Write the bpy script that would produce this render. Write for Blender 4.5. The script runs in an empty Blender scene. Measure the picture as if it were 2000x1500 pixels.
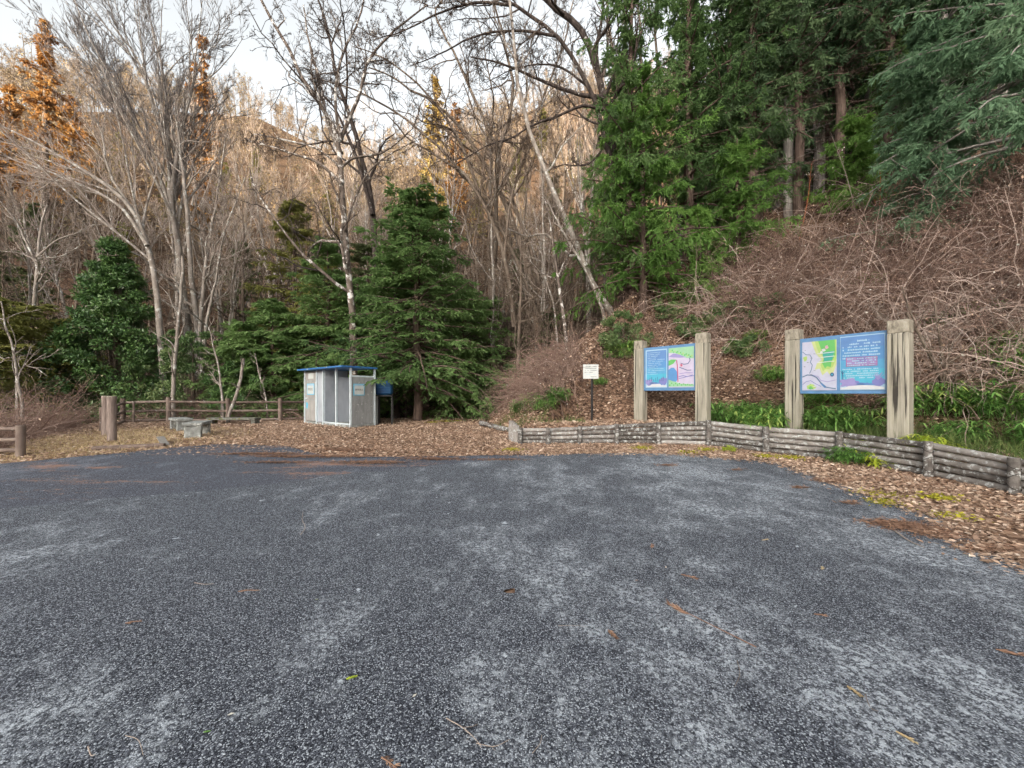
import bpy, bmesh, math, random
import numpy as np
from math import radians as RAD
SC = bpy.context.scene
COL = SC.collection
rng = np.random.default_rng(11)
random.seed(5)
F_PX, HZ, EYE = 730.0, 768.0, 1.6          # focal length in 2000-px pixels, horizon row, eye height

# ------------------------------------------------------------------ small maths
def ss(a, b, x):
    t = np.clip((np.asarray(x, float) - a) / (b - a), 0, 1)
    return t * t * (3 - 2 * t)
def nrm(v):
    return v / np.maximum(np.linalg.norm(v, axis=-1, keepdims=True), 1e-9)
def base_g(Y):
    return 0.35 * ss(3, 15, Y)
def gp(px, py):
    Y = 8.0
    for _ in range(60):
        Y = .5 * Y + .5 * (EYE - float(base_g(Y))) * F_PX / (py - HZ)
    return ((px - 1000) / F_PX * Y, Y)
def at(px, py, Z):
    return np.array([(px - 1000) / F_PX * Z, Z, EYE + (HZ - py) / F_PX * Z])

# ------------------------------------------------------------------ the lie of the land
WALL_PX = [(1016, 866), (1070, 866), (1131, 866), (1203, 866), (1284, 867), (1384, 870), (1497, 884), (1642, 899), (1820, 931), (1993, 966)]
WALL = [gp(*p) for p in WALL_PX] + [(7.75, 4.25)]
WALL_H = [.42, .42, .46, .52, .58, .66, .62, .62, .63, .55, .55]
FOOT = [(9, 80), (3.0, 36), (0.2, 25), (-1.6, 17)] + WALL + [(8.6, -5), (13, -22), (40, -70)]
NPRE = 4
RAVINE = [(-60, 4.5), (-24, 6.6), (-11.2, 8.3), (-15.3, 13.8), (-17.6, 16.7), (-9, 16.9), (-5, 18.6), (-1.6, 19.5), (0.3, 26), (2, 40)]
def sdist(X, Y, line):
    best = np.full(X.shape, 1e9); sgn = np.ones(X.shape); seg = np.zeros(X.shape, int); per = np.zeros(X.shape)
    for i in range(len(line) - 1):
        ax, ay = line[i]; bx, by = line[i + 1]
        dx, dy = bx - ax, by - ay
        t = np.clip(((X - ax) * dx + (Y - ay) * dy) / (dx * dx + dy * dy), 0, 1)
        qx, qy = X - ax - t * dx, Y - ay - t * dy
        d = np.hypot(qx, qy)
        cr = dx * (Y - ay) - dy * (X - ax)
        ap = np.abs(cr) / math.hypot(dx, dy)
        m = (d < best - 1e-6) | ((d < best + 1e-6) & (ap > per))
        per = np.where(m, ap, per)
        best = np.where(m, d, best); sgn = np.where(m, np.sign(cr), sgn); seg = np.where(m, i, seg)
    return best * np.where(sgn == 0, 1, sgn), seg
def bump(X, Y):
    return (np.sin(X * 1.3 + Y * .7) * np.cos(Y * 1.1 - X * .4) + .6 * np.sin(X * 2.9 - 1.3) * np.sin(Y * 2.3 + 1))
def H(X, Y):
    X = np.asarray(X, float); Y = np.asarray(Y, float)
    X, Y = np.broadcast_arrays(X, Y)
    d, seg = sdist(X, Y, FOOT)
    e, _ = sdist(X, Y, RAVINE)
    wm = (seg >= NPRE) & (seg < NPRE + len(WALL) - 1)
    b = np.where(wm, .45 * ss(.10, .45, d), 0) * (d > 0)
    q = np.maximum(0, d - np.where(wm, 1.7, .3))
    b = b + .85 * np.minimum(q, 13) + .48 * np.clip(q - 13, 0, 40)
    b = b + .13 * bump(X, Y) * ss(.8, 2.5, d)
    s = .72 + .36 * ss(-80, 40, X)
    far = s * np.clip(Y - 33, 0, 110) + .25 * np.clip(Y - 143, 0, 400)
    far = far + .5 * np.clip(-X - 38, 0, 60) * ss(5, 40, Y)
    drop = 2.1 * ss(0, 6, e) * (d < 0)
    left = base_g(Y) - drop + far + .12 * bump(X, Y) * ss(.3, 2, e)
    z = np.where(d > 0, np.maximum(base_g(Y) + b, np.minimum(left, base_g(Y) + b + 20)), left)
    z = np.where((d > 0) & (Y > 33), np.maximum(b + .3, far * ss(0, 12, d) + left * (1 - ss(0, 12, d))), z)
    shade_hill = .272 * np.clip(-Y - 60, 0, 420)  # unseen hill added behind the camera, its height set to shade the foreground
    return z + shade_hill
def h1(x, y):
    return float(H(np.array([x]), np.array([y]))[0])
def ray(px, py, y0=4.0):
    Z = y0 + np.arange(0, 4000) * .02
    X = (px - 1000) / F_PX * Z
    ray_z = EYE + (HZ - py) / F_PX * Z
    hit = np.nonzero(ray_z <= H(X, Z))[0]
    k = hit[0] if len(hit) else 3999
    return np.array([X[k], Z[k], h1(X[k], Z[k])])

# ------------------------------------------------------------------ mesh accumulator
class G:
    def __init__(s):
        s.V = []; s.F4 = []; s.F3 = []; s.M4 = []; s.M3 = []; s.A = []; s.n = 0
    def add(s, V, F, var=.5, mi=0):
        V = np.asarray(V, float).reshape(-1, 3); F = np.asarray(F, int)
        a = np.broadcast_to(np.asarray(var, float), (len(V),))
        if F.shape[1] == 4:
            s.F4.append(F + s.n); s.M4.append(np.full(len(F), mi))
        else:
            s.F3.append(F + s.n); s.M3.append(np.full(len(F), mi))
        s.V.append(V); s.A.append(a); s.n += len(V)
        return s
    def addpoly(s, V, faces, var=.5, mi=0):
        q = [f for f in faces if len(f) == 4]; t = []
        for f in faces:
            if len(f) != 4:
                for i in range(1, len(f) - 1): t.append((f[0], f[i], f[i + 1]))
        V = np.asarray(V, float).reshape(-1, 3); n0 = s.n
        s.V.append(V); s.A.append(np.broadcast_to(np.asarray(var, float), (len(V),))); s.n += len(V)
        if q: s.F4.append(np.array(q) + n0); s.M4.append(np.full(len(q), mi))
        if t: s.F3.append(np.array(t) + n0); s.M3.append(np.full(len(t), mi))
        return s
    def box(s, c, size, U=(1, 0, 0), W=(0, 0, 1), bev=.006, var=.5, mi=0):
        U = nrm(np.array(U, float)); W = nrm(np.array(W, float)); N = np.cross(W, U)
        hx, hy, hz = [x / 2 for x in size]
        b = min(bev, hx * .4, hy * .4, hz * .4)
        P = []
        for sx in (-1, 1):
            for sy in (-1, 1):
                for sz in (-1, 1):
                    P += [(sx * hx, sy * (hy - b), sz * (hz - b)), (sx * (hx - b), sy * hy, sz * (hz - b)), (sx * (hx - b), sy * (hy - b), sz * hz)]
        P = np.array(P)
        bm = bmesh.new()
        for p in P: bm.verts.new(p)
        r = bmesh.ops.convex_hull(bm, input=bm.verts[:])
        bmesh.ops.dissolve_limit(bm, angle_limit=.01, verts=bm.verts[:], edges=bm.edges[:])
        bm.verts.index_update()
        Vv = np.array([v.co[:] for v in bm.verts]); ff = [[v.index for v in f.verts] for f in bm.faces]
        bm.free()
        Vw = np.asarray(c, float) + Vv[:, :1] * U + Vv[:, 1:2] * N + Vv[:, 2:3] * W
        return s.addpoly(Vw, ff, var, mi)
    def tubes(s, P, R, sides=4, var=.5, mi=0, cap=False):
        P = np.asarray(P, float); R = np.asarray(R, float)
        if P.ndim == 2: P = P[None]; R = R[None]
        N, K, _ = P.shape
        T = nrm(np.gradient(P, axis=1))
        ref = np.where(np.abs(T[:, :1, 2:3]) > .8, np.array([1., 0, 0]), np.array([0, 0, 1.]))
        ref = np.broadcast_to(ref, T.shape)
        U = nrm(np.cross(T, ref)); W = np.cross(T, U)
        a = np.arange(sides) / sides * 2 * np.pi
        ring = P[:, :, None] + R[:, :, None, None] * (np.cos(a)[:, None] * U[:, :, None] + np.sin(a)[:, None] * W[:, :, None])
        idx = np.arange(N * K * sides).reshape(N, K, sides)
        nx = np.roll(idx, -1, axis=2)
        Fq = np.stack([idx[:, :-1], nx[:, :-1], nx[:, 1:], idx[:, 1:]], -1).reshape(-1, 4)
        v = np.asarray(var, float)
        if v.ndim == 1 and len(v) == N: v = np.repeat(v, K * sides)
        s.add(ring.reshape(-1, 3), Fq, v, mi)
        if cap:
            for i in range(N):
                for k, o in ((0, -1), (K - 1, 1)):
                    c = P[i, k] ; V = np.vstack([ring[i, k], c[None]])
                    f = [(j, (j + 1) % sides, sides) if o > 0 else ((j + 1) % sides, j, sides) for j in range(sides)]
                    s.add(V, f, .5, mi)
        return s
    def leaves(s, O, D, Nv, L, Wd, var=.5, mi=0, mid=.45):
        """rhombic leaf blades: base O, direction D, surface normal Nv, length, width"""
        O = np.asarray(O, float); M = len(O)
        D = nrm(D); S = nrm(np.cross(D, Nv)); L = np.broadcast_to(L, (M,))[:, None]; Wd = np.broadcast_to(Wd, (M,))[:, None]
        up = np.cross(S, D)
        m = O + D * L * mid + up * Wd * .12
        V = np.stack([O, m + S * Wd / 2, O + D * L, m - S * Wd / 2], 1).reshape(-1, 3)
        Fq = np.arange(M * 4).reshape(M, 4)
        v = np.asarray(var, float)
        if v.ndim == 1 and len(v) == M: v = np.repeat(v, 4)
        return s.add(V, Fq, v, mi)
    def mesh(s, name, mats, smooth=False):
        me = bpy.data.meshes.new(name)
        V = np.concatenate(s.V).astype(np.float32) if s.V else np.zeros((0, 3), np.float32)
        F4 = np.concatenate(s.F4) if s.F4 else np.zeros((0, 4), int)
        F3 = np.concatenate(s.F3) if s.F3 else np.zeros((0, 3), int)
        li = np.concatenate([F4.ravel(), F3.ravel()]).astype(np.int32)
        ls = np.concatenate([np.arange(len(F4)) * 4, len(F4) * 4 + np.arange(len(F3)) * 3]).astype(np.int32)
        mi = np.concatenate(s.M4 + s.M3).astype(np.int32)
        me.vertices.add(len(V)); me.vertices.foreach_set('co', V.ravel())
        me.loops.add(len(li)); me.loops.foreach_set('vertex_index', li)
        me.polygons.add(len(ls)); me.polygons.foreach_set('loop_start', ls)
        me.polygons.foreach_set('material_index', mi)
        me.polygons.foreach_set('use_smooth', np.full(len(ls), smooth))
        at_ = me.attributes.new('var', 'FLOAT', 'POINT'); at_.data.foreach_set('value', np.concatenate(s.A).astype(np.float32))
        me.update(calc_edges=True); me.validate()
        for m in (mats if isinstance(mats, (list, tuple)) else [mats]): me.materials.append(m)
        return me
    def build(s, name, mats, parent=None, smooth=False):
        o = bpy.data.objects.new(name, s.mesh(name, mats, smooth)); COL.objects.link(o)
        if parent is not None: o.parent = parent
        return o
    def shift(s, off):
        off = np.asarray(off, float); s.V = [v - off for v in s.V]; return s

def tag(o, label=None, cat=None, group=None, kind=None):
    if label: o['label'] = label
    if cat: o['category'] = cat
    if group: o['group'] = group
    if kind: o['kind'] = kind
    return o
def thing(name, loc, label, cat, group=None, rz=0, sc=1):
    o = bpy.data.objects.new(name, None); COL.objects.link(o)
    o.location = loc; o.rotation_euler = (0, 0, rz); o.scale = (sc, sc, sc); o.empty_display_size = .2
    return tag(o, label, cat, group)
def copy_thing(root, loc, rz, sc, label=None, group=None):
    r = root.copy(); COL.objects.link(r); r.location = loc; r.rotation_euler = (0, 0, rz); r.scale = (sc, sc, sc)
    if label: r['label'] = label
    if group: r['group'] = group
    for ch in list(root.children):
        c = ch.copy(); COL.objects.link(c); c.parent = r
    return r

# ------------------------------------------------------------------ materials
def hexc(c):
    return tuple(c) + (1,) if len(c) == 3 else c
def new_mat(name):
    m = bpy.data.materials.new(name); m.use_nodes = True
    nt = m.node_tree; nt.nodes.clear()
    return m, nt, nt.nodes.new('ShaderNodeOutputMaterial')
def N(nt, t, **kw):
    n = nt.nodes.new(t)
    for k, v in kw.items():
        if k.startswith('i_'): n.inputs[int(k[2:]) if k[2:].isdigit() else k[2:].replace('_', ' ')].default_value = v
        else: setattr(n, k, v)
    return n
def ramp(nt, fac, cols, pos=None):
    r = nt.nodes.new('ShaderNodeValToRGB'); e = r.color_ramp.elements
    n = len(cols); pos = pos or [i / (n - 1) for i in range(n)]
    while len(e) < n: e.new(.5)
    for i in range(n): e[i].position = pos[i]; e[i].color = hexc(cols[i])
    nt.links.new(fac, r.inputs[0]); return r.outputs[0]
def mixc(nt, fac, a, b, mode='MIX'):
    m = nt.nodes.new('ShaderNodeMix'); m.data_type = 'RGBA'; m.blend_type = mode
    if hasattr(fac, 'node'): nt.links.new(fac, m.inputs[0])
    else: m.inputs[0].default_value = fac
    for v, k in ((a, 6), (b, 7)):
        if hasattr(v, 'node'): nt.links.new(v, m.inputs[k])
        else: m.inputs[k].default_value = hexc(v)
    return m.outputs[2]
def math_(nt, op, a, b=0.0, c=None):
    m = nt.nodes.new('ShaderNodeMath'); m.operation = op
    for i, v in enumerate((a, b) if c is None else (a, b, c)):
        if hasattr(v, 'node'): nt.links.new(v, m.inputs[i])
        else: m.inputs[i].default_value = v
    return m.outputs[0]
def coord(nt, stretch=(1, 1, 1), rot=(0, 0, 0), space='Object'):
    tc = nt.nodes.new('ShaderNodeTexCoord'); mp = nt.nodes.new('ShaderNodeMapping')
    mp.inputs['Scale'].default_value = stretch; mp.inputs['Rotation'].default_value = rot
    nt.links.new(tc.outputs[space], mp.inputs[0]); return mp.outputs[0]
def noise(nt, vec, scale, detail=5, rough=.6, dist=0):
    n = nt.nodes.new('ShaderNodeTexNoise'); n.inputs['Scale'].default_value = scale; n.inputs['Detail'].default_value = detail
    n.inputs['Roughness'].default_value = rough; n.inputs['Distortion'].default_value = dist
    nt.links.new(vec, n.inputs['Vector']); return n.outputs[0]
def voro(nt, vec, scale, out='Distance', rnd=1):
    n = nt.nodes.new('ShaderNodeTexVoronoi'); n.inputs['Scale'].default_value = scale; n.inputs['Randomness'].default_value = rnd
    nt.links.new(vec, n.inputs['Vector']); return n.outputs[out]
def stepf(nt, v, a, b):
    m = nt.nodes.new('ShaderNodeMapRange'); m.interpolation_type = 'SMOOTHSTEP'
    m.inputs[1].default_value = a; m.inputs[2].default_value = b
    nt.links.new(v, m.inputs[0]); return m.outputs[0]
def surf(nt, out, col, rough=.8, spec=.25, metal=0, bumpv=None, bstr=.3, bdist=.01, transl=0):
    p = nt.nodes.new('ShaderNodeBsdfPrincipled')
    if hasattr(col, 'node'): nt.links.new(col, p.inputs['Base Color'])
    else: p.inputs['Base Color'].default_value = hexc(col)
    if hasattr(rough, 'node'): nt.links.new(rough, p.inputs['Roughness'])
    else: p.inputs['Roughness'].default_value = rough
    p.inputs['Specular IOR Level'].default_value = spec; p.inputs['Metallic'].default_value = metal
    if bumpv is not None:
        b = nt.nodes.new('ShaderNodeBump'); b.inputs['Strength'].default_value = bstr; b.inputs['Distance'].default_value = bdist
        nt.links.new(bumpv, b.inputs['Height']); nt.links.new(b.outputs[0], p.inputs['Normal'])
    sh = p.outputs[0]
    if transl:
        t = nt.nodes.new('ShaderNodeBsdfTranslucent')
        if hasattr(col, 'node'): nt.links.new(col, t.inputs[0])
        else: t.inputs[0].default_value = hexc(col)
        mx = nt.nodes.new('ShaderNodeMixShader'); mx.inputs[0].default_value = transl
        nt.links.new(sh, mx.inputs[1]); nt.links.new(t.outputs[0], mx.inputs[2]); sh = mx.outputs[0]
    nt.links.new(sh, out.inputs[0])
def attr(nt, name='var'):
    a = nt.nodes.new('ShaderNodeAttribute'); a.attribute_name = name; return a.outputs['Fac']
def leafmat(name, cols, pos=None, transl=.3, rough=.55, spec=.25, big=None, objvar=0):
    m, nt, out = new_mat(name)
    f = attr(nt)
    if big:
        f = math_(nt, 'ADD', math_(nt, 'MULTIPLY', f, .65), math_(nt, 'MULTIPLY', noise(nt, coord(nt), big, 2), .45))
    if objvar:
        oi = nt.nodes.new('ShaderNodeObjectInfo')
        f = math_(nt, 'ADD', f, math_(nt, 'MULTIPLY', math_(nt, 'SUBTRACT', oi.outputs['Random'], .5), objvar))
    surf(nt, out, ramp(nt, f, cols, pos), rough, spec, transl=transl)
    return m
def solid(name, cols, scale=4, stretch=(1, 1, 1), rough=.8, spec=.25, metal=0, bstr=.3, bdist=.01, lich=None, var=0, detail=6, space='Object', pos=None):
    m, nt, out = new_mat(name)
    c = coord(nt, stretch, space=space)
    f = noise(nt, c, scale, detail, .65)
    if var: f = math_(nt, 'ADD', math_(nt, 'MULTIPLY', f, 1 - var), math_(nt, 'MULTIPLY', attr(nt), var))
    col = ramp(nt, f, cols, pos or ([.3 + .4 * i / (len(cols) - 1) for i in range(len(cols))]))
    c2 = coord(nt, space=space)
    if lich:
        lc, ls, lo, hi = lich
        k = stepf(nt, noise(nt, c2, ls, 8, .7), lo, hi)
        col = mixc(nt, k, col, lc)
    surf(nt, out, col, rough, spec, metal, noise(nt, c, scale * 3, 4), bstr, bdist)
    return m
def paint(name, c, rough=.5, spec=.35, metal=0, wear=.12):
    d = tuple(x * (1 - wear * 1.6) for x in c); l = tuple(min(1, x * (1 + wear)) for x in c)
    return solid(name, [d, c, l], 6, rough=rough, spec=spec, metal=metal, bstr=.06, bdist=.003)

def asphalt_mat(name, dark, light, wht, amount, tint, needle=None):
    m, nt, out = new_mat(name)
    c = coord(nt); big = noise(nt, c, .45, 6, .7); mid = noise(nt, coord(nt, (1.1, .75, 1), (0, 0, .3)), 2.4, 9, .76)
    fine = noise(nt, c, 95, 3, .75)
    vz = voro(nt, c, 165, 'Color'); sep = nt.nodes.new('ShaderNodeSeparateColor'); nt.links.new(vz, sep.inputs[0])
    vd = voro(nt, c, 165)
    grain = math_(nt, 'ADD', math_(nt, 'MULTIPLY', sep.outputs[0], .6), math_(nt, 'MULTIPLY', fine, .5))
    col = ramp(nt, grain, [dark, dark, tuple((a + b) / 2 for a, b in zip(dark, light)), light, wht], [.15, .33, .52, .70, .92])
    sx = nt.nodes.new('ShaderNodeSeparateXYZ'); nt.links.new(c, sx.inputs[0])
    side = math_(nt, 'MULTIPLY', stepf(nt, sx.outputs[0], -3.5, 2.0), .055)
    pv = math_(nt, 'ADD', math_(nt, 'ADD', math_(nt, 'MULTIPLY', big, .5), math_(nt, 'MULTIPLY', mid, .5)), side)
    patch = stepf(nt, pv, .51 - amount, .655 - amount)
    speck = stepf(nt, noise(nt, c, 30, 8, .8), .49, .55)
    k = math_(nt, 'MULTIPLY', patch, math_(nt, 'ADD', math_(nt, 'MULTIPLY', speck, .72), .05))
    col = mixc(nt, k, col, wht)
    spots = stepf(nt, noise(nt, c, 7, 8, .62), .66, .72)
    col = mixc(nt, math_(nt, 'MULTIPLY', spots, .55), col, tuple(min(1, x * 1.25) for x in wht))
    col = mixc(nt, .75, col, tint, 'MULTIPLY')
    if needle:
        nd = stepf(nt, math_(nt, 'ADD', math_(nt, 'MULTIPLY', noise(nt, coord(nt, (.35, 1.6, 1)), 1.1, 8, .7), .7), math_(nt, 'MULTIPLY', noise(nt, c, 14, 5, .8), .3)), needle[1], needle[1] + .09)
        col = mixc(nt, math_(nt, 'MULTIPLY', nd, .8), col, needle[0])
    hgt = math_(nt, 'ADD', math_(nt, 'MULTIPLY', math_(nt, 'SUBTRACT', 1, vd), .6), fine)
    surf(nt, out, col, .85, .2, bumpv=hgt, bstr=.55, bdist=.012)
    return m

MT = {}
def mats():
    MT['asphalt'] = asphalt_mat('asphalt', (.013, .015, .020), (.105, .112, .133), (.60, .64, .67), .008, (.95, .985, 1.07))
    MT['road'] = asphalt_mat('road_asphalt', (.018, .020, .026), (.100, .106, .127), (.40, .43, .47), .0, (.95, .98, 1.1), ((.34, .19, .13), .53))
    # forest floor: tint attribute carries the kind of cover
    m, nt, out = new_mat('forest_floor')
    c = coord(nt)
    a = nt.nodes.new('ShaderNodeAttribute'); a.attribute_name = 'tint'
    vz = voro(nt, c, 15, 'Color'); sp = nt.nodes.new('ShaderNodeSeparateColor'); nt.links.new(vz, sp.inputs[0])
    lf = ramp(nt, sp.outputs[0], [(.25, .22, .22), (.6, .55, .52), (1.0, .95, .9), (1.5, 1.42, 1.35)], [0, .4, .75, 1])
    col = mixc(nt, 1, a.outputs['Color'], lf, 'MULTIPLY')
    sh = ramp(nt, noise(nt, c, .8, 6, .7), [(.5, .48, .46), (1.25, 1.22, 1.2)], [.3, .7])
    col = mixc(nt, 1, col, sh, 'MULTIPLY')
    surf(nt, out, col, .95, .1, bumpv=math_(nt, 'ADD', voro(nt, c, 15), noise(nt, c, 9, 5)), bstr=.5, bdist=.025)
    MT['floor'] = m
    LB = (.42, .43, .44)
    MT['litter'] = leafmat('dead_leaves', [(.13, .085, .062), (.31, .21, .155), (.52, .37, .275), (.70, .55, .44), (.84, .74, .65)], [0, .3, .6, .85, 1], .15, .7)
    MT['needles'] = leafmat('dry_needles', [(.15, .085, .06), (.28, .165, .115), (.46, .30, .21)], None, .15, .7)
    MT['drygrass'] = leafmat('dry_grass', [(.33, .23, .12), (.52, .41, .24), (.68, .58, .38)], None, .3, .7)
    MT['moss'] = leafmat('moss_cover', [(.16, .17, .02), (.38, .36, .04), (.55, .48, .07)], None, .2, .8)
    MT['sasa'] = leafmat('bamboo_grass', [(.06, .14, .03), (.15, .32, .075), (.28, .48, .13), (.48, .60, .17)], [0, .45, .85, 1], .35, .45, .35, objvar=.5)
    MT['sasayellow'] = leafmat('yellow_bamboo_grass', [(.22, .33, .04), (.45, .55, .06), (.62, .66, .10)], None, .35, .45, .35)
    MT['grassgreen'] = leafmat('green_grass', [(.05, .09, .025), (.11, .17, .05), (.26, .30, .11)], None, .3, .6)
    MT['camellia'] = leafmat('glossy_evergreen_leaf', [(.03, .065, .025), (.07, .145, .045), (.14, .245, .075), (.30, .38, .18)], [0, .45, .85, 1], .18, .32, .5, big=.8)
    MT['shrubleaf'] = leafmat('shrub_leaf', [(.035, .075, .03), (.08, .15, .05), (.18, .25, .10), (.34, .40, .18)], [0, .4, .8, 1], .25, .4, .4, big=1)
    MT['hinoki'] = leafmat('cypress_foliage', [(.07, .13, .045), (.165, .27, .095), (.31, .44, .17)], None, .45, .6, big=.5, objvar=.35)
    MT['hinokiolive'] = leafmat('olive_conifer_foliage', [(.11, .125, .04), (.25, .26, .08), (.42, .41, .14)], None, .45, .6, big=.5, objvar=.35)
    MT['hinokidark'] = leafmat('dark_conifer_foliage', [(.06, .085, .038), (.13, .165, .075), (.23, .26, .12)], None, .45, .65, big=.4, objvar=.4)
    MT['sugi'] = leafmat('cedar_foliage', [(.055, .12, .03), (.13, .25, .055), (.26, .43, .11)], None, .45, .6, big=.6, objvar=.3)
    MT['sugimid'] = leafmat('mid_cedar_foliage', [(.045, .09, .035), (.105, .19, .065), (.21, .32, .115)], None, .45, .6, big=.6, objvar=.3)
    MT['sugidark'] = leafmat('dark_cedar_foliage', [(.03, .058, .032), (.07, .125, .062), (.15, .225, .105)], None, .45, .6, big=.5, objvar=.4)
    MT['sugiblue'] = leafmat('bluish_cedar_foliage', [(.065, .13, .075), (.15, .26, .15), (.29, .43, .26)], None, .45, .6, big=.7)
    MT['rust'] = leafmat('rust_leaf', [(.17, .08, .04), (.33, .17, .06), (.52, .31, .10)], None, .3, .6, objvar=.3)
    MT['gold'] = leafmat('gold_leaf', [(.19, .13, .05), (.35, .25, .08), (.50, .40, .15)], None, .3, .6, objvar=.3)
    MT['farleaf'] = leafmat('far_wood_leaf', [(.14, .105, .075), (.23, .17, .11), (.34, .25, .14), (.15, .15, .08)], None, .25, .7)
    MT['fartwig'] = leafmat('far_wood_twig', [(.075, .06, .05), (.15, .122, .10), (.25, .21, .18)], None, .1, .8)
    MT['barkpale'] = solid('pale_bark', [(.15, .125, .11), (.27, .235, .21), (.38, .345, .315)], 5, (1, 1, .35), .9, .1, bstr=.6, bdist=.02, lich=((.54, .54, .52), 3.5, .54, .62), space='Object')
    MT['barkbrown'] = solid('brown_bark', [(.07, .052, .04), (.15, .118, .096), (.24, .195, .162)], 6, (1, 1, .3), .95, .1, bstr=.6, bdist=.02, lich=((.36, .37, .34), 3, .6, .68))
    MT['barkdark'] = solid('dark_bark', [(.022, .018, .018), (.06, .048, .044), (.12, .098, .09)], 6, (1, 1, .3), .95, .1, bstr=.6, bdist=.02, lich=((.48, .48, .47), 4, .6, .66))
    MT['barkmottle'] = solid('mottled_bark', [(.05, .04, .036), (.13, .105, .09), (.22, .18, .16)], 6, (1, 1, .5), .95, .1, bstr=.6, bdist=.02, lich=((.62, .60, .58), 2.6, .53, .59))
    MT['barkred'] = solid('cedar_bark', [(.055, .04, .035), (.12, .085, .072), (.20, .15, .127)], 5, (3, 3, .3), .95, .1, bstr=.7, bdist=.03)
    MT['barkgrey'] = solid('grey_cedar_bark', [(.14, .125, .118), (.26, .24, .225), (.37, .35, .33)], 5, (3, 3, .3), .95, .1, bstr=.7, bdist=.03)
    MT['twigpale'] = leafmat('pale_twig', [(.17, .135, .115), (.28, .23, .20), (.40, .345, .31)], None, 0, .85, .1)
    MT['twigbrown'] = leafmat('brown_twig', [(.075, .056, .045), (.145, .11, .087), (.24, .19, .153)], None, 0, .85, .1)
    MT['twiggrey'] = leafmat('grey_twig', [(.075, .066, .066), (.14, .125, .12), (.22, .20, .19)], None, 0, .85, .1)
    MT['twigdark'] = leafmat('dark_twig', [(.035, .028, .027), (.075, .06, .055), (.14, .115, .10)], None, 0, .85, .1)
    MT['bramble'] = leafmat('bramble_stem', [(.06, .042, .035), (.19, .122, .10), (.37, .275, .235), (.62, .53, .48)], [0, .4, .8, 1], 0, .8, .15, big=.45)
    MT['bramblered'] = leafmat('red_cane', [(.26, .06, .03), (.42, .12, .06), (.45, .25, .10)], None, 0, .6, .3)
    MT['fluff'] = leafmat('seed_fluff', [(.6, .57, .5), (.8, .78, .72)], None, .3, .8, .1)
    MT['logwood'] = solid('weathered_log', [(.085, .076, .071), (.195, .178, .168), (.31, .288, .275)], 7, (1, 1, 1), .9, .15, bstr=.7, bdist=.015, lich=((.46, .475, .475), 11, .51, .62), var=.45, space='Object')
    MT['fencewood'] = solid('brown_fence_log', [(.085, .064, .055), (.165, .125, .108), (.25, .20, .172)], 6, (1, 1, .5), .9, .15, bstr=.7, bdist=.015, lich=((.33, .32, .31), 5, .6, .67), var=.3)
    MT['postlog'] = solid('bollard_log', [(.12, .09, .08), (.24, .19, .17), (.35, .29, .265)], 5, (2, 2, .3), .9, .15, bstr=.7, bdist=.02)
    m, nt, out = new_mat('weathered_timber')
    c = coord(nt, (5, 5, .28)); f = noise(nt, c, 3.5, 7, .7); g2 = noise(nt, coord(nt, (16, 16, .5)), 3.0, 6, .7)
    col = ramp(nt, f, [(.16, .145, .12), (.29, .27, .225), (.41, .38, .32), (.51, .475, .405)], [.30, .45, .6, .78])
    col = mixc(nt, math_(nt, 'MULTIPLY', stepf(nt, g2, .55, .75), .65), col, (.12, .11, .095))
    crack = stepf(nt, noise(nt, coord(nt, (8, 8, .14)), 2.6, 4, .55), .60, .63)
    col = mixc(nt, crack, col, (.05, .045, .04))
    col = mixc(nt, math_(nt, 'MULTIPLY', stepf(nt, noise(nt, coord(nt), 1.6, 4), .5, .7), .2), col, (.32, .31, .22))
    surf(nt, out, col, .85, .2, bumpv=math_(nt, 'SUBTRACT', g2, crack), bstr=.6, bdist=.012)
    MT['timber'] = m
    MT['timberend'] = solid('timber_end', [(.12, .11, .09), (.30, .27, .22), (.42, .39, .33)], 14, (1, 1, .5), .9, .2, bstr=.5)
    MT['wire'] = paint('dark_wire', (.03, .026, .024), .7)
    MT['concrete'] = solid('old_concrete', [(.12, .125, .12), (.25, .26, .255), (.40, .42, .41)], 7, rough=.9, bstr=.4, lich=((.56, .58, .56), 6, .57, .64))
    MT['mossconcrete'] = solid('mossy_concrete', [(.07, .07, .06), (.14, .14, .125), (.24, .245, .225)], 7, rough=.95, bstr=.4, lich=((.13, .14, .04), 5, .52, .6))
    MT['aluminium'] = paint('painted_aluminium', (.60, .68, .73), .4, .5, .15, .08)
    MT['shedpanel'] = solid('grey_steel_panel', [(.28, .31, .355), (.37, .40, .45), (.44, .47, .52)], 1.5, (1, 1, .6), .45, .4, 0, bstr=.05)
    MT['shedrust'] = solid('stained_steel_panel', [(.19, .20, .205), (.29, .30, .31), (.36, .375, .385)], 3, (1.5, 1.5, .5), .55, .35, .2, bstr=.1, lich=((.56, .58, .60), 9, .60, .66))
    MT['sheddoor'] = solid('weathered_door', [(.25, .24, .235), (.34, .33, .32), (.41, .40, .39)], 2, (1.5, 1.5, .6), .6, .3, .1, bstr=.1)
    MT['shedblue'] = solid('blue_roof_paint', [(.015, .07, .21), (.03, .14, .37), (.07, .23, .46)], 5, rough=.5, spec=.4, bstr=.1, lich=((.42, .46, .48), 7, .58, .66))
    MT['tankblue'] = solid('blue_tank', [(.012, .06, .19), (.022, .11, .29), (.045, .17, .37)], 2, rough=.45, spec=.4, bstr=.05)
    MT['black'] = paint('black_paint', (.016, .016, .018), .45)
    MT['dkmetal'] = paint('dark_metal', (.03, .03, .033), .6)  # dark metal for the plate of the tank stand
    MT['white'] = paint('white_enamel', (.52, .55, .55), .45, .4, 0, .05)
    MT['skyblue'] = paint('sky_blue_paint', (.10, .46, .68), .5, .4)
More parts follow.
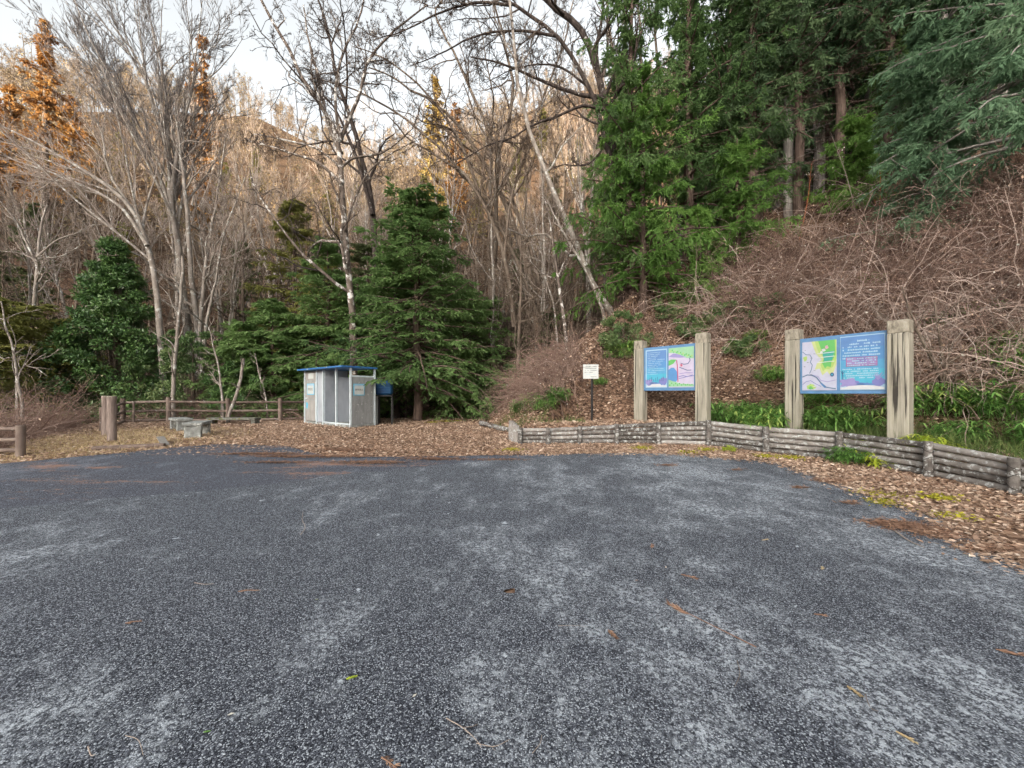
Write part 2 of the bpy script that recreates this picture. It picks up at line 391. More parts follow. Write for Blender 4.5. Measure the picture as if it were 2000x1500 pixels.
    MT['ink'] = paint('black_ink', (.03, .03, .035), .6, .2)
    MT['inkgrey'] = paint('faded_ink', (.20, .22, .23), .6, .2)
    MT['boardblue'] = paint('board_frame_blue', (.10, .22, .41), .45, .4)
    MT['plankgrey'] = solid('grey_plank', [(.16, .15, .14), (.28, .265, .25)], 6, (1, 4, 1), .9)
def flatmat(name, c):
    return MT.setdefault(name, paint(name, tuple(x * .72 for x in c), .4, .4, 0, .06))
mats()

# ------------------------------------------------------------------ camera, sky, sun
cam_d = bpy.data.cameras.new('camera'); cam = bpy.data.objects.new('camera', cam_d); COL.objects.link(cam)
cam.location = (0, 0, EYE); cam.rotation_euler = (RAD(90), 0, 0)
cam_d.sensor_width = 36; cam_d.lens = F_PX / 2000 * 36; cam_d.shift_y = (HZ - 750) / 2000; cam_d.clip_start = .05; cam_d.clip_end = 2000
SC.camera = cam
SUN_EL, SUN_ROT = RAD(9.0), math.pi + .30
w = bpy.data.worlds.new('World'); SC.world = w; w.use_nodes = True
nt = w.node_tree; nt.nodes.clear()
sky = nt.nodes.new('ShaderNodeTexSky'); sky.sky_type = 'NISHITA'; sky.sun_disc = False
sky.sun_elevation = SUN_EL; sky.sun_rotation = SUN_ROT; sky.air_density = 1.0; sky.dust_density = 4.5; sky.ozone_density = 1.0
hs = nt.nodes.new('ShaderNodeHueSaturation'); hs.inputs['Saturation'].default_value = .25; hs.inputs['Value'].default_value = 1.0
nt.links.new(sky.outputs[0], hs.inputs['Color'])
tintw = mixc(nt, 1, hs.outputs[0], (1.0, .985, .94), 'MULTIPLY')
bg = nt.nodes.new('ShaderNodeBackground'); bg.inputs[1].default_value = .15
wo = nt.nodes.new('ShaderNodeOutputWorld'); nt.links.new(tintw, bg.inputs[0]); nt.links.new(bg.outputs[0], wo.inputs[0])
sd = bpy.data.lights.new('sun', 'SUN'); sd.energy = 2.6; sd.angle = RAD(.5); sd.color = (1, .80, .56)
so = bpy.data.objects.new('sun', sd); COL.objects.link(so)
sv = np.array([math.sin(SUN_ROT) * math.cos(SUN_EL), math.cos(SUN_ROT) * math.cos(SUN_EL), math.sin(SUN_EL)])
from mathutils import Vector
so.rotation_euler = Vector(sv).to_track_quat('Z', 'Y').to_euler(); so.location = (-60, -60, 120)
SC.view_settings.view_transform = 'Standard'; SC.view_settings.look = 'None'; SC.view_settings.gamma = 1
SC.view_settings.exposure = 2.3
SC.cycles.max_bounces = 6; SC.cycles.diffuse_bounces = 3; SC.cycles.glossy_bounces = 2; SC.cycles.transmission_bounces = 3

# ------------------------------------------------------------------ ground, parking lot, road
def axis(parts):
    a = []
    for lo, hi, st in parts: a += list(np.arange(lo, hi - 1e-6, st))
    return np.array(a + [parts[-1][1]])
gx = axis([(-420, -100, 20), (-100, -40, 4), (-40, -19, 1), (-19, 15, .2), (15, 30, .6), (30, 100, 4), (100, 420, 20)])
gy = axis([(-500, -60, 22), (-60, -12, 4), (-12, 2, .6), (2, 20, .2), (20, 40, .5), (40, 150, 2.5), (150, 420, 15)])
XX, YY = np.meshgrid(gx, gy); ZZ = H(XX, YY)
g = G(); nxn, nyn = len(gx), len(gy)
ix = np.arange(nxn * nyn).reshape(nyn, nxn)
g.add(np.stack([XX, YY, ZZ], -1), np.stack([ix[:-1, :-1], ix[:-1, 1:], ix[1:, 1:], ix[1:, :-1]], -1).reshape(-1, 4))
ground = tag(g.build('ground', MT['floor'], None, True), kind='structure')
dF, sF = sdist(XX, YY, FOOT); eF, _ = sdist(XX, YY, RAVINE)
tint = np.zeros((nyn, nxn, 4)); tint[..., 3] = 1
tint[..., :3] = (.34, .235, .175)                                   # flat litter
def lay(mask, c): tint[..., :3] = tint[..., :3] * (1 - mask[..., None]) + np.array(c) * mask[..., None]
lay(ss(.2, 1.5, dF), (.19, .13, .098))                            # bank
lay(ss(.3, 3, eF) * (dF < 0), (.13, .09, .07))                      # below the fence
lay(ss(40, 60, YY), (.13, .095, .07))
mound = np.exp(-((XX + 12.0) / 2.9) ** 2 - ((YY - 10.6) / 2.4) ** 2)
lay(np.clip(mound * 1.5, 0, 1), (.50, .40, .24))
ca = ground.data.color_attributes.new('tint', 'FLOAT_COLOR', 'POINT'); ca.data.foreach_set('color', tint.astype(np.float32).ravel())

def sheet(name, m, outline, lift, nr=70, centre=(0, 3.0)):
    """a ground-hugging sheet inside a star-shaped outline"""
    O = np.array(outline); P = np.vstack([O, O[:1]])
    seg = np.linalg.norm(np.diff(P, axis=0), axis=1); cu = np.concatenate([[0], np.cumsum(seg)])
    s_ = np.linspace(0, cu[-1], 480, endpoint=False)
    bx = np.interp(s_, cu, P[:, 0]); by = np.interp(s_, cu, P[:, 1])
    ctr = np.array(centre); dx, dy = bx - ctr[0], by - ctr[1]
    wob = 1 + .006 * np.sin(s_ * 4.1) + .005 * np.sin(s_ * 9.7 + 1) + .004 * rng.normal(size=len(s_))
    t = np.linspace(0.004, 1, nr)[:, None]
    X = ctr[0] + t * dx * wob; Y = ctr[1] + t * dy * wob
    Z = H(X, Y) + lift
    n = len(s_); ii = np.arange(nr * n).reshape(nr, n); jj = np.roll(ii, -1, 1)
    gg = G(); gg.add(np.stack([X, Y, Z], -1), np.stack([ii[:-1], ii[1:], jj[1:], jj[:-1]], -1).reshape(-1, 4))
    return tag(gg.build(name, m, None, True), kind='structure')
lot_px = [(2000, 1115), (1900, 1060), (1835, 1010), (1760, 985), (1690, 962), (1600, 932), (1540, 908), (1400, 893), (1300, 887), (1150, 887), (900, 906), (700, 925), (450, 957), (280, 971), (0, 996)]
LOT = [gp(*p) for p in lot_px] + [(-14, 4.2), (-18, -3), (-10, -9), (4, -9), (6.4, -4), (5.4, 1.2)]
ROADP = [gp(*p) for p in [(1150, 886), (1000, 890), (900, 893), (800, 893), (640, 893), (560, 872), (420, 868), (330, 876), (250, 884), (150, 893), (60, 901), (0, 907)]] + [(-16, 6.3), (-30, 4.5), (-30, 0), (-16, .5), (-10.0, 2.8), (-6, 4.4), (0, 7.0)]
sheet('parking_lot', MT['asphalt'], LOT, .022)
sheet('road', MT['road'], ROADP, .012, 40, (-5.2, 8.2))
# ------------------------------------------------------------------ log retaining wall
def log_tube(gg, a, b, r, sides=9, K=9, wob=.06, var=.5, mi=0):
    a, b = np.array(a, float), np.array(b, float)
    t = np.linspace(0, 1, K)[:, None]
    P = a + (b - a) * t + rng.normal(size=(K, 3)) * r * wob
    R = r * (1 + rng.normal(size=K) * wob * .8)
    gg.tubes(P, R, sides, var, mi, cap=True)
def wall3(i):
    return np.array([WALL[i][0], WALL[i][1], base_g(WALL[i][1])], float)
wl = thing('log_retaining_wall', wall3(5), 'low lichened retaining wall of stacked logs curving along the foot of the bank', 'wall')
org = wall3(5)
for i in range(len(WALL) - 1):
    a, b = wall3(i), wall3(i + 1); n = 4 if i < 3 else 5
    for k in range(n):
        ha, hb = WALL_H[i] / n, WALL_H[i + 1] / n
        r = (ha + hb) / 4 * .94
        gg = G(); log_tube(gg, a + [0, 0, ha * (k + .5)], b + [0, 0, hb * (k + .5)], r, 10, 11, .05, rng.uniform(0, 1))
        gg.shift(org).build('log', MT['logwood'], wl, True)
for i in range(len(WALL)):
    p = wall3(i); q0, q1 = wall3(max(0, i - 1)), wall3(min(len(WALL) - 1, i + 1)); dd = nrm(q1 - q0); nn = np.array([dd[1], -dd[0], 0])
    r = .066; c = p + nn * .105
    gg = G(); log_tube(gg, c - [0, 0, .12], c + [0, 0, WALL_H[i] + .015], r, 12, 6, .03, .25)
    po = gg.shift(org).build('post', MT['logwood'], wl, True)
    gw = G()
    for z0, tl in ((.22, .12), (.5, -.14), (.78, .1)):
        a_ = np.linspace(0, 2 * np.pi, 15); zz = WALL_H[i] * z0
        P = np.stack([c[0] + (r + .004) * np.cos(a_), c[1] + (r + .004) * np.sin(a_), c[2] + zz + tl * .4 * np.sin(a_)], 1)
        gw.tubes(P, np.full(15, .005), 4)
    gw.shift(org).build('binding_wire', MT['wire'], po)
# upright logs at the end of the wall
for k in range(4):
    p = wall3(0) + np.array([-.10 - .05 * k, .05 + .16 * k, 0]); hh = .50 + .03 * k
    gg = G(); log_tube(gg, p - [0, 0, .1], p + [0, 0, hh], .075, 10, 6, .05, .8); gg.shift(org).build('end_log', MT['logwood'], wl, True)

# fallen log by the wall
a = np.array([*gp(938, 833), 0]); b = np.array([*gp(998, 845), 0]); a[2] = h1(a[0], a[1]) + .14; b[2] = h1(b[0], b[1]) + .07
gg = G(); log_tube(gg, a, b, .085, 10, 9, .12, .4)
t = thing('fallen_log', (a + b) / 2, 'gnarled grey log lying on the litter off the end of the log wall', 'log'); gg.shift((a + b) / 2).build('log', MT['logwood'], t, True)
for q in (.0, .25, .5):
    gg = G(); s_ = a + (b - a) * q; log_tube(gg, s_, s_ + np.array([rng.uniform(-.3, .1), rng.uniform(-.1, .2), .16]), .025, 6, 4, .1)
    gg.shift((a + b) / 2).build('branch_stub', MT['barkbrown'], t, True)

# ------------------------------------------------------------------ text
def text_geo(txt, size):
    cu = bpy.data.curves.new('t', 'FONT'); cu.body = txt; cu.size = size; cu.align_x = 'CENTER'; cu.align_y = 'CENTER'
    o = bpy.data.objects.new('t', cu); COL.objects.link(o)
    dg = bpy.context.evaluated_depsgraph_get(); dg.update()
    me = bpy.data.meshes.new_from_object(o.evaluated_get(dg))
    V = np.array([v.co[:] for v in me.vertices]).reshape(-1, 3); Fc = [list(p.vertices) for p in me.polygons]
    bpy.data.objects.remove(o); bpy.data.curves.remove(cu); bpy.data.meshes.remove(me)
    return V, Fc
class Panel:
    """flat printed board: u to the side, v up; later layers sit 1.2 mm proud of the earlier ones"""
    def __init__(s, o, U, w_, h_, thick=.02):
        s.o = np.array(o, float); s.U = nrm(np.array(U, float)); s.W = np.array([0, 0, 1.]); s.Nn = np.cross(s.U, s.W)
        s.w, s.h, s.t = w_, h_, thick; s.g = G(); s.m = []
    def mi(s, m):
        if m not in s.m: s.m.append(m)
        return s.m.index(m)
    def base(s, m):
        s.g.box(s.o + s.U * s.w / 2 + s.W * s.h / 2, (s.w, s.t, s.h), s.U, s.W, .003, .5, s.mi(m)); return s
    def P(s, u, v, L):
        return s.o + s.U * (u * s.w) + s.W * (v * s.h) + s.Nn * (s.t / 2 + .0014 * L)
    def poly(s, m, pts, L=1):
        V = [s.P(u, v, L) for u, v in pts]; c = np.mean(V, 0); n = len(V)
        s.g.add(np.vstack([V, [c]]), [(i, (i + 1) % n, n) for i in range(n)], .5, s.mi(m)); return s
    def rect(s, m, u0, v0, u1, v1, L=1):
        s.g.add([s.P(u0, v0, L), s.P(u1, v0, L), s.P(u1, v1, L), s.P(u0, v1, L)], [(0, 1, 2, 3)], .5, s.mi(m)); return s
    def blob(s, m, cu, cv, ru, rv, L=1, n=22, j=.18, seed=0):
        r = np.random.default_rng(seed); a = np.arange(n) / n * 2 * np.pi; k = 1 + r.normal(size=n) * j
        return s.poly(m, [(min(1, max(0, cu + ru * k[i] * math.cos(a[i]))), min(1, max(0, cv + rv * k[i] * math.sin(a[i])))) for i in range(n)], L)
    def line(s, m, pts, wd, L=3):
        pts = [np.array(p, float) for p in pts]
        for i in range(len(pts) - 1):
            d = pts[i + 1] - pts[i]; d = d * [s.w, s.h]; d = d / max(1e-6, np.linalg.norm(d)); n = np.array([-d[1] / s.w, d[0] / s.h]) * wd / 2
            e = d * wd * .3 / [s.w, s.h]
            q = [pts[i] - n - e, pts[i + 1] - n + e, pts[i + 1] + n + e, pts[i] + n - e]
            s.g.add([s.P(u, v, L) for u, v in q], [(0, 1, 2, 3)], .5, s.mi(m))
        return s
    def script(s, m, u0, u1, v, hgt, seed, L=3, dens=1.0):
        """a line of illegible small print: runs of strokes"""
        r = np.random.default_rng(seed); u = u0
        while u < u1:
            wd = r.uniform(.025, .05)
            if r.random() < .9 * dens:
                k = r.uniform(.6, 1)
                s.rect(m, u, v - hgt * k / 2, min(u + wd * .82, u1), v + hgt * k / 2, L)
                if r.random() < .5: s.rect(m, u + wd * .2, v + hgt * k / 2, min(u + wd * .5, u1), v + hgt * .75, L)
            u += wd
        return s
    def text(s, m, txt, cu, cv, size, L=3):
        V, Fc = text_geo(txt, size)
        if len(V): s.g.addpoly([s.P(cu, cv, L) + s.U * p[0] + s.W * p[1] for p in V], Fc, .5, s.mi(m))
        return s
    def build(s, name, parent, off, label=None):
        o = s.g.shift(off).build(name, [MT[k] if isinstance(k, str) else k for k in s.m], parent)
        if label: o['label'] = label
        return o
flatmat('print_deep', (.14, .30, .64)); flatmat('print_blue', (.12, .33, .68)); flatmat('print_cyan', (.10, .52, .74)); flatmat('print_mid', (.12, .42, .72))
flatmat('print_pale', (.46, .68, .86)); flatmat('print_lav', (.60, .62, .80)); flatmat('print_lilac', (.66, .60, .80)); flatmat('print_green', (.16, .55, .16))
flatmat('print_lime', (.46, .66, .20)); flatmat('print_yell', (.62, .70, .34)); flatmat('print_purple', (.24, .25, .60)); flatmat('print_violet', (.36, .32, .66))
flatmat('print_white', (.74, .76, .82)); flatmat('print_pink', (.72, .42, .52)); flatmat('print_red', (.55, .10, .22)); flatmat('print_river', (.16, .26, .42))
flatmat('print_mint', (.36, .66, .42)); flatmat('print_navy', (.06, .12, .30)); flatmat('print_teal', (.06, .42, .36))

# ------------------------------------------------------------------ information boards
def info_board(label, pl, pr, toppx, boardpx, build_panels, zl, zr):
    """pl, pr: post centres (px, Z)"""
    A = np.array([(pl[0] - 1000) / F_PX * pl[1], pl[1]]); B = np.array([(pr[0] - 1000) / F_PX * pr[1], pr[1]])
    U = np.append(nrm(B - A), 0); Nf = np.cross(U, [0, 0, 1.]); O = np.array([*((A + B) / 2), h1(*((A + B) / 2))])
    t = thing('information_board', O, label, 'signboard')
    for Pp, px, tp, wd in ((A, pl, toppx[0], zl), (B, pr, toppx[1], zr)):
        zt = EYE + (HZ - tp) / F_PX * px[1]; zb = h1(*Pp) - .3; zc = zt - .26
        gg = G(); gg.box([*Pp, (zb + zc) / 2 - .004], (wd, wd * 1.05, zc - zb - .008), U, (0, 0, 1), .012)
        gg.box([*Pp, zc], (wd * .93, wd * .98, .02), U, (0, 0, 1), .002)
        po = gg.shift(O).build('post', MT['timber'], t)
        gg = G(); gg.box([*Pp, (zt + zc) / 2 + .006], (wd, wd * 1.05, zt - zc), U, (0, 0, 1), .014)
        gg.shift(O).build('post_top', MT['timberend'], po)
    off = zl * .5 - .005
    a0 = np.array([*A, 0]) + U * off + Nf * .03; a1 = np.array([*B, 0]) - U * (zr * .5 - .005) + Nf * .03
    zb = EYE + (HZ - boardpx[1]) / F_PX * (pl[1] + pr[1]) / 2; zt = EYE + (HZ - boardpx[0]) / F_PX * pl[1]
    wdt = np.linalg.norm(a1 - a0); c = (a0 + a1) / 2; c[2] = (zb + zt) / 2
    gg = G(); gg.box(c, (wdt, .05, zt - zb), U, (0, 0, 1), .006); gg.shift(O).build('board', MT['boardblue'], t)
    o = a0.copy(); o[2] = zb
    build_panels(t, O, o + Nf * .032, U, wdt, zt - zb)
    return t
def gradient(p, L0=1, bot=0.0):
    cols = ['print_cyan', 'print_cyan', 'print_mid', 'print_blue', 'print_blue', 'print_deep']
    for i in range(5):
        p.rect(cols[i + 1] if i else 'print_cyan', 0, .2 * i + (0 if i else bot), 1, .2 * i + .2, L0)
    return p
def panels_first(t, O, o, U, W_, H_):
    p = Panel(o + U * .045 * W_ + np.array([0, 0, .07 * H_]), U, .425 * W_, .87 * H_, .012).base('print_pale')
    p.rect('print_deep', .05, .72, .97, .97, 1).rect('print_blue', .05, .52, .97, .72, 1).rect('print_mid', .05, .36, .97, .52, 1).rect('print_cyan', .05, .08, .97, .36, 1)
    p.poly('print_deep', [(.7, .97), (.97, .97), (.97, .62), (.8, .75)], 2)
    for k in range(13):
        v = .92 - .047 * k; p.script('print_pale', .10, .45 + .47 * np.random.default_rng(k).random() if k else .7, v, .015, 40 + k, 3, .95)
    p.blob('print_violet', .18, .14, .20, .09, 2, seed=3).blob('print_purple', .84, .16, .18, .11, 2, seed=4).blob('print_deep', .5, .10, .3, .05, 2, seed=8)
    p.poly('print_white', [(.05, .02), (.97, .02), (.97, .06), (.75, .06), (.68, .10), (.3, .09), (.2, .05), (.05, .05)], 3)
    for k in range(9): p.line('print_navy', [(.1 + .09 * k, .17), (.1 + .09 * k + .02, .22 + .03 * (k % 3))], .012, 4)
    p.build('text_panel', t, O, 'blue text panel with pale lines of print above a purple shore')
    p = Panel(o + U * .50 * W_ + np.array([0, 0, .07 * H_]), U, .455 * W_, .87 * H_, .012).base('print_lilac')
    p.poly('print_mint', [(0, 1), (1, 1), (1, .70), (.72, .72), (.5, .80), (.25, .87), (0, .88)], 1)
    for k in range(16): p.blob('print_green' if k % 3 else 'print_lime', .1 + .055 * k, .92 - .012 * k + .03 * (k % 2), .03, .022, 2, 9, seed=k)
    p.poly('print_violet', [(0, .78), (.2, .86), (.45, .82), (.7, .74), (.45, .74), (.2, .76)], 2)
    p.poly('print_green', [(0, .55), (.0, .68), (.12, .71), (.33, .70), (.2, .6)], 2)
    p.poly('print_blue', [(0, .18), (0, .45), (.1, .50), (.22, .50), (.34, .40), (.37, .2), (.3, .14)], 2)
    p.poly('print_mint', [(0, .02), (0, .2), (.15, .18), (.4, .10), (.7, .06), (1, .07), (1, .02)], 2)
    for k in range(12): p.blob('print_green', .05 + .08 * k, .06 + .05 * (k % 2) * (1 - k / 12), .03, .02, 3, 9, seed=k + 30)
    p.line('print_red', [(.33, .68), (.36, .55), (.37, .4), (.385, .15)], .028, 4)
    p.line('print_navy', [(.5, .60), (.62, .57), (.78, .58), (.86, .66), (.84, .72)], .02, 4)
    p.line('print_navy', [(.45, .50), (.6, .46), (.75, .42), (.9, .42)], .02, 4)
    p.line('print_purple', [(.42, .27), (.6, .29), (.75, .26), (.95, .30)], .022, 4).line('print_purple', [(.42, .22), (.6, .24), (.8, .27), (1, .28)], .018, 4)
    p.line('print_violet', [(.45, .34), (.7, .36), (.95, .35)], .02, 4)
    p.blob('print_pink', .52, .55, .07, .045, 3, seed=5).blob('print_red', .52, .55, .035, .025, 4, seed=6)
    p.build('map_panel', t, O, 'lilac map panel with green hills and a red line')
def panels_second(t, O, o, U, W_, H_):
    p = Panel(o + U * .035 * W_ + np.array([0, 0, .06 * H_]), U, .42 * W_, .87 * H_, .012).base('print_lav')
    p.poly('print_yell', [(.28, 1), (1, 1), (1, .52), (.92, .36), (.82, .3), (.74, .38), (.6, .30), (.52, .44), (.38, .42), (.45, .56), (.6, .62), (.42, .74), (.34, .88)], 1)
    p.poly('print_lime', [(.38, 1), (1, 1), (1, .62), (.9, .46), (.78, .42), (.68, .42), (.62, .38), (.55, .5), (.64, .66), (.5, .76), (.42, .9)], 2)
    p.poly('print_green', [(.48, 1), (.95, 1), (.97, .7), (.86, .56), (.84, .46), (.74, .48), (.68, .44), (.6, .54), (.68, .70), (.58, .8)], 3)
    p.poly('print_teal', [(.6, .76), (.94, .78), (.88, .6), (.66, .58)], 4)
    p.blob('print_pink', .73, .86, .05, .035, 5, seed=2).blob('print_white', .64, .81, .05, .03, 4, seed=3).blob('print_white', .58, .77, .04, .025, 4, seed=9)
    p.blob('print_lime', .09, .66, .06, .05, 2, seed=12).blob('print_lime', .27, .07, .13, .05, 2, seed=13).blob('print_green', .27, .05, .06, .035, 3, seed=14)
    for k, v in enumerate((.74, .66, .56)): p.line('print_white', [(.45, v), (.94, v + .015)], .014, 6)
    p.line('print_inkriver' if False else 'print_river', [(.02, .80), (.12, .74), (.24, .73), (.30, .66), (.25, .58), (.31, .52), (.28, .42), (.23, .35)], .014, 5)
    p.line('print_river', [(.02, .28), (.16, .32), (.30, .31), (.44, .26), (.56, .15), (.72, .06), (.97, .03)], .024, 5)
    p.poly('print_blue', [(.54, .14), (.66, .05), (.74, .05), (.6, .14)], 5)
    p.line('print_purple', [(.02, .12), (.12, .18), (.26, .20), (.42, .13), (.56, .08)], .012, 4).line('print_violet', [(.25, .33), (.48, .28), (.56, .2), (.75, .17), (.97, .2)], .012, 4)
    for k in range(9): p.script('inkgrey', .05 + .1 * (k % 4), .11 + .1 * (k % 4), .15 + .085 * k, .012, k, 6)
    p.blob('print_navy', .88, .31, .055, .04, 6, j=0).poly('print_cyan', [(.85, .295), (.91, .295), (.88, .335)], 7)
    p.build('map_panel', t, O, 'pale map panel with green hills and winding rivers')
    p = Panel(o + U * .495 * W_ + np.array([0, 0, .06 * H_]), U, .475 * W_, .90 * H_, .012).base('print_pale')
    p.rect('print_deep', .012, .78, .985, .985, 1).rect('print_blue', .012, .55, .985, .78, 1).rect('print_mid', .012, .38, .985, .55, 1).rect('print_cyan', .012, .1, .985, .38, 1)
    p.script('print_pale', .33, .66, .90, .03, 1, 3)
    for k in range(6): p.script('print_pale', .06 if k else .22, .90 - .06 * (k % 2), .845 - .052 * k, .026, 60 + k, 3, .97)
    p.rect('print_violet', .15, .44, .83, .60, 3)
    p.rect('print_purple', .38, .51, .6, .60, 4).line('print_red', [(.15, .44), (.83, .44), (.83, .60), (.15, .60), (.15, .44)], .008, 5)
    for k in range(4): p.line('print_red', [(.15, .47 + .033 * k), (.83, .47 + .033 * k)], .005, 5)
    for k in range(4): p.script('print_pale', .17, .81, .455 + .04 * k, .018, 80 + k, 6, .7)
    for k in range(5): p.script('print_pale', .14 if k % 2 else .06, .86, .385 - .04 * k, .020, 90 + k, 3, .9)
    p.blob('print_violet', .2, .13, .20, .085, 4, seed=5).blob('print_purple', .34, .10, .18, .06, 3, seed=6).blob('print_purple', .87, .14, .14, .10, 4, seed=7).blob('print_deep', .6, .1, .25, .04, 3, seed=8)
    for k in range(7): p.line('print_violet', [(.85, .18), (.76 + .035 * k, .27 + .02 * (k % 3))], .010, 6)
    p.line('print_navy', [(.07, .2), (.06, .36)], .012, 6).line('print_navy', [(.06, .3), (.02, .36)], .008, 6).line('print_navy', [(.065, .3), (.11, .35)], .008, 6)
    p.poly('print_white', [(.012, .015), (.985, .015), (.985, .05), (.75, .085), (.5, .09), (.2, .075), (.1, .045), (.012, .05)], 5)
    p.build('text_panel', t, O, 'blue text panel with a purple table between lines of print')
info_board('information board with blue text panel and lilac map, wedged between two grey timber posts', (1251, 11.7), (1373, 10.3), (667, 652), (681, 763), panels_first, .29, .30)
info_board('information board with green hill map and blue table panel, between two tan timber posts', (1551, 9.2), (1758, 7.62), (645, 627), (664, 769), panels_second, .29, .32)

# ------------------------------------------------------------------ small notice on a black pole
Zs = 11.6; c = at(1153, 726, Zs); pb = np.array([(1156.5 - 1000) / F_PX * Zs, Zs + .03, 0]); pb[2] = h1(pb[0], pb[1])
t = thing('notice_sign', pb, 'small white notice plate on a thin black pole behind the log wall', 'sign')
gg = G(); zt = c[2] + .2; gg.tubes(np.array([[pb[0], pb[1], z] for z in np.linspace(pb[2] - .2, zt, 6)]), np.full(6, .036), 10, cap=True); gg.shift(pb).build('pole', MT['black'], t, True)
p = Panel(c + np.array([-.235, -.05, -.22]), (1, -.06, 0), .47, .44, .012).base('white')
for k, (u0, u1) in enumerate(((.12, .90), (.12, .86), (.12, .92), (.10, .62))): p.script('inkgrey', u0, u1, .86 - .14 * k, .055, 7 + k, 1, .92)
p.script('inkgrey', .5, .88, .13, .05, 77, 1, 1); p.script('print_pale', .1, .8, .3, .03, 78, 1, .6)
p.build('plate', t, pb)

# ------------------------------------------------------------------ toilet shed
Fp = np.array([-5.87, 13.6, 0]); Fp[2] = base_g(13.6); u = np.array([-.8, .6, 0]); v = np.array([.45, .9, 0]); v /= np.linalg.norm(v)
v = nrm(v - u * (v @ u) * .6)
def S(a, b, z): return Fp + u * a + v * b + np.array([0, 0, z])
shed = thing('toilet_shed', S(1.7, .5, 0), 'closed grey toilet cubicle shed with pale blue posts and flat blue roof', 'shed'); so_ = S(1.7, .5, 0)
LU, LV = 3.54, 1.02
def shedbox(name, a0, a1, b0, b1, z0, z1, m, parent=None, bev=.004):
    A_ = S((a0 + a1) / 2, (b0 + b1) / 2, (z0 + z1) / 2); gg = G()
    # oblique plan: build from the eight corners
    cs = [S(a, b, z) for z in (z0, z1) for (a, b) in ((a0, b0), (a1, b0), (a1, b1), (a0, b1))]
    gg.addpoly(cs, [(3, 2, 1, 0), (4, 5, 6, 7), (0, 1, 5, 4), (1, 2, 6, 5), (2, 3, 7, 6), (3, 0, 4, 7)])
    return gg.shift(so_).build(name, m, parent or shed)
shedbox('plinth', -.03, LU + .03, -.03, LV + .03, -.15, .10, MT['concrete'])
for nm, a in (('post', 0), ('post', 1.0), ('post', 1.98), ('post', 2.52), ('post', LU)):
    shedbox(nm, a - .03, a + .03, -.035, .03, .0, 2.19, MT['aluminium'])
shedbox('post', -.035, .03, LV - .035, LV + .03, .0, 2.19, MT['aluminium']); shedbox('post', LU - .03, LU + .03, LV - .03, LV + .035, 0, 2.19, MT['aluminium'])
shedbox('side_panel', -.012, .012, .032, LV - .037, .12, 1.86, MT['shedrust'])
shedbox('side_rail', -.022, .022, .032, LV - .037, 1.862, 1.92, MT['aluminium'])
shedbox('back_panel', .05, 1.94, LV - .02, LV + .01, .12, 1.80, MT['shedpanel']); shedbox('back_panel', 1.95, LU - .04, LV - .02, LV + .01, .12, 2.18, MT['shedpanel'])
shedbox('partition', .985, 1.015, .035, LV - .03, .16, 1.88, MT['shedpanel']); shedbox('partition', 1.93, 1.96, .035, LV - .03, .12, 2.18, MT['shedpanel'])
shedbox('partition', 2.50, 2.53, .035, LV - .03, .12, 2.18, MT['shedpanel'])
shedbox('front_panel', 2.02, 2.48, .02, .045, .12, 2.18, MT['shedpanel'])
shedbox('floor_rail', .04, .965, -.02, .02, .101, .15, MT['aluminium']); shedbox('floor_rail', 1.035, 1.945, -.02, .02, .101, .15, MT['aluminium'])
door = shedbox('door', 2.56, 3.50, -.005, .025, .13, 2.15, MT['sheddoor'])
shedbox('door_rail', 2.57, 3.49, -.012, -.007, 1.74, 1.78, MT['shedrust'], door); shedbox('door_rail', 2.57, 3.49, -.012, -.007, .98, 1.01, MT['shedrust'], door)
shedbox('handle', 3.30, 3.44, -.05, -.012, 1.03, 1.08, MT['aluminium'], door); shedbox('door_stile', 2.57, 2.64, -.0125, -.007, .15, 1.73, MT['aluminium'], door)
shedbox('sticker', 2.80, 3.25, -.0122, -.007, 1.86, 2.08, MT['white'], door)
gg = G(); r_ = np.random.default_rng(3); ang = np.arange(14) / 14 * 6.283
pts = [S(3.36 + .10 * math.cos(a) * r_.uniform(.5, 1.3), -.0075, .78 + .17 * math.sin(a) * r_.uniform(.5, 1.3)) for a in ang]
gg.add(np.vstack([pts, [np.mean(pts, 0)]]), [(i, (i + 1) % 14, 14) for i in range(14)]); gg.shift(so_).build('paint_splash', MT['skyblue'], door)
def notice(o, U, wd, hg, par, frame=.05):
    p = Panel(o, U, wd, hg, .008).base('skyblue'); p.rect('print_pale', .06, .06, .95, .95, 1); p.rect('white', .09, .09, .92, .80, 2)
    p.text('ink', '使用禁止', .5, .48, wd * .185, 4)
    return p.build('notice_plate', par, so_, 'sky blue edged plate reading 使用禁止')
notice(S(3.33, -.02, 1.20), -u, .62, .46, door)
notice(S(-.022, .10, 1.18), v, .46, .43, shed)
# roof: overhangs the front
gg = G(); z0 = 2.195
cs = [S(a, b, z) for z in (z0, z0 + .06) for (a, b) in ((-.10, -.40), (LU + .08, -.30), (LU + .08, LV + .06), (-.10, LV + .06))]
gg.addpoly(cs, [(3, 2, 1, 0), (4, 5, 6, 7), (0, 1, 5, 4), (1, 2, 6, 5), (2, 3, 7, 6), (3, 0, 4, 7)]); rf = gg.shift(so_).build('roof', MT['shedblue'], shed)
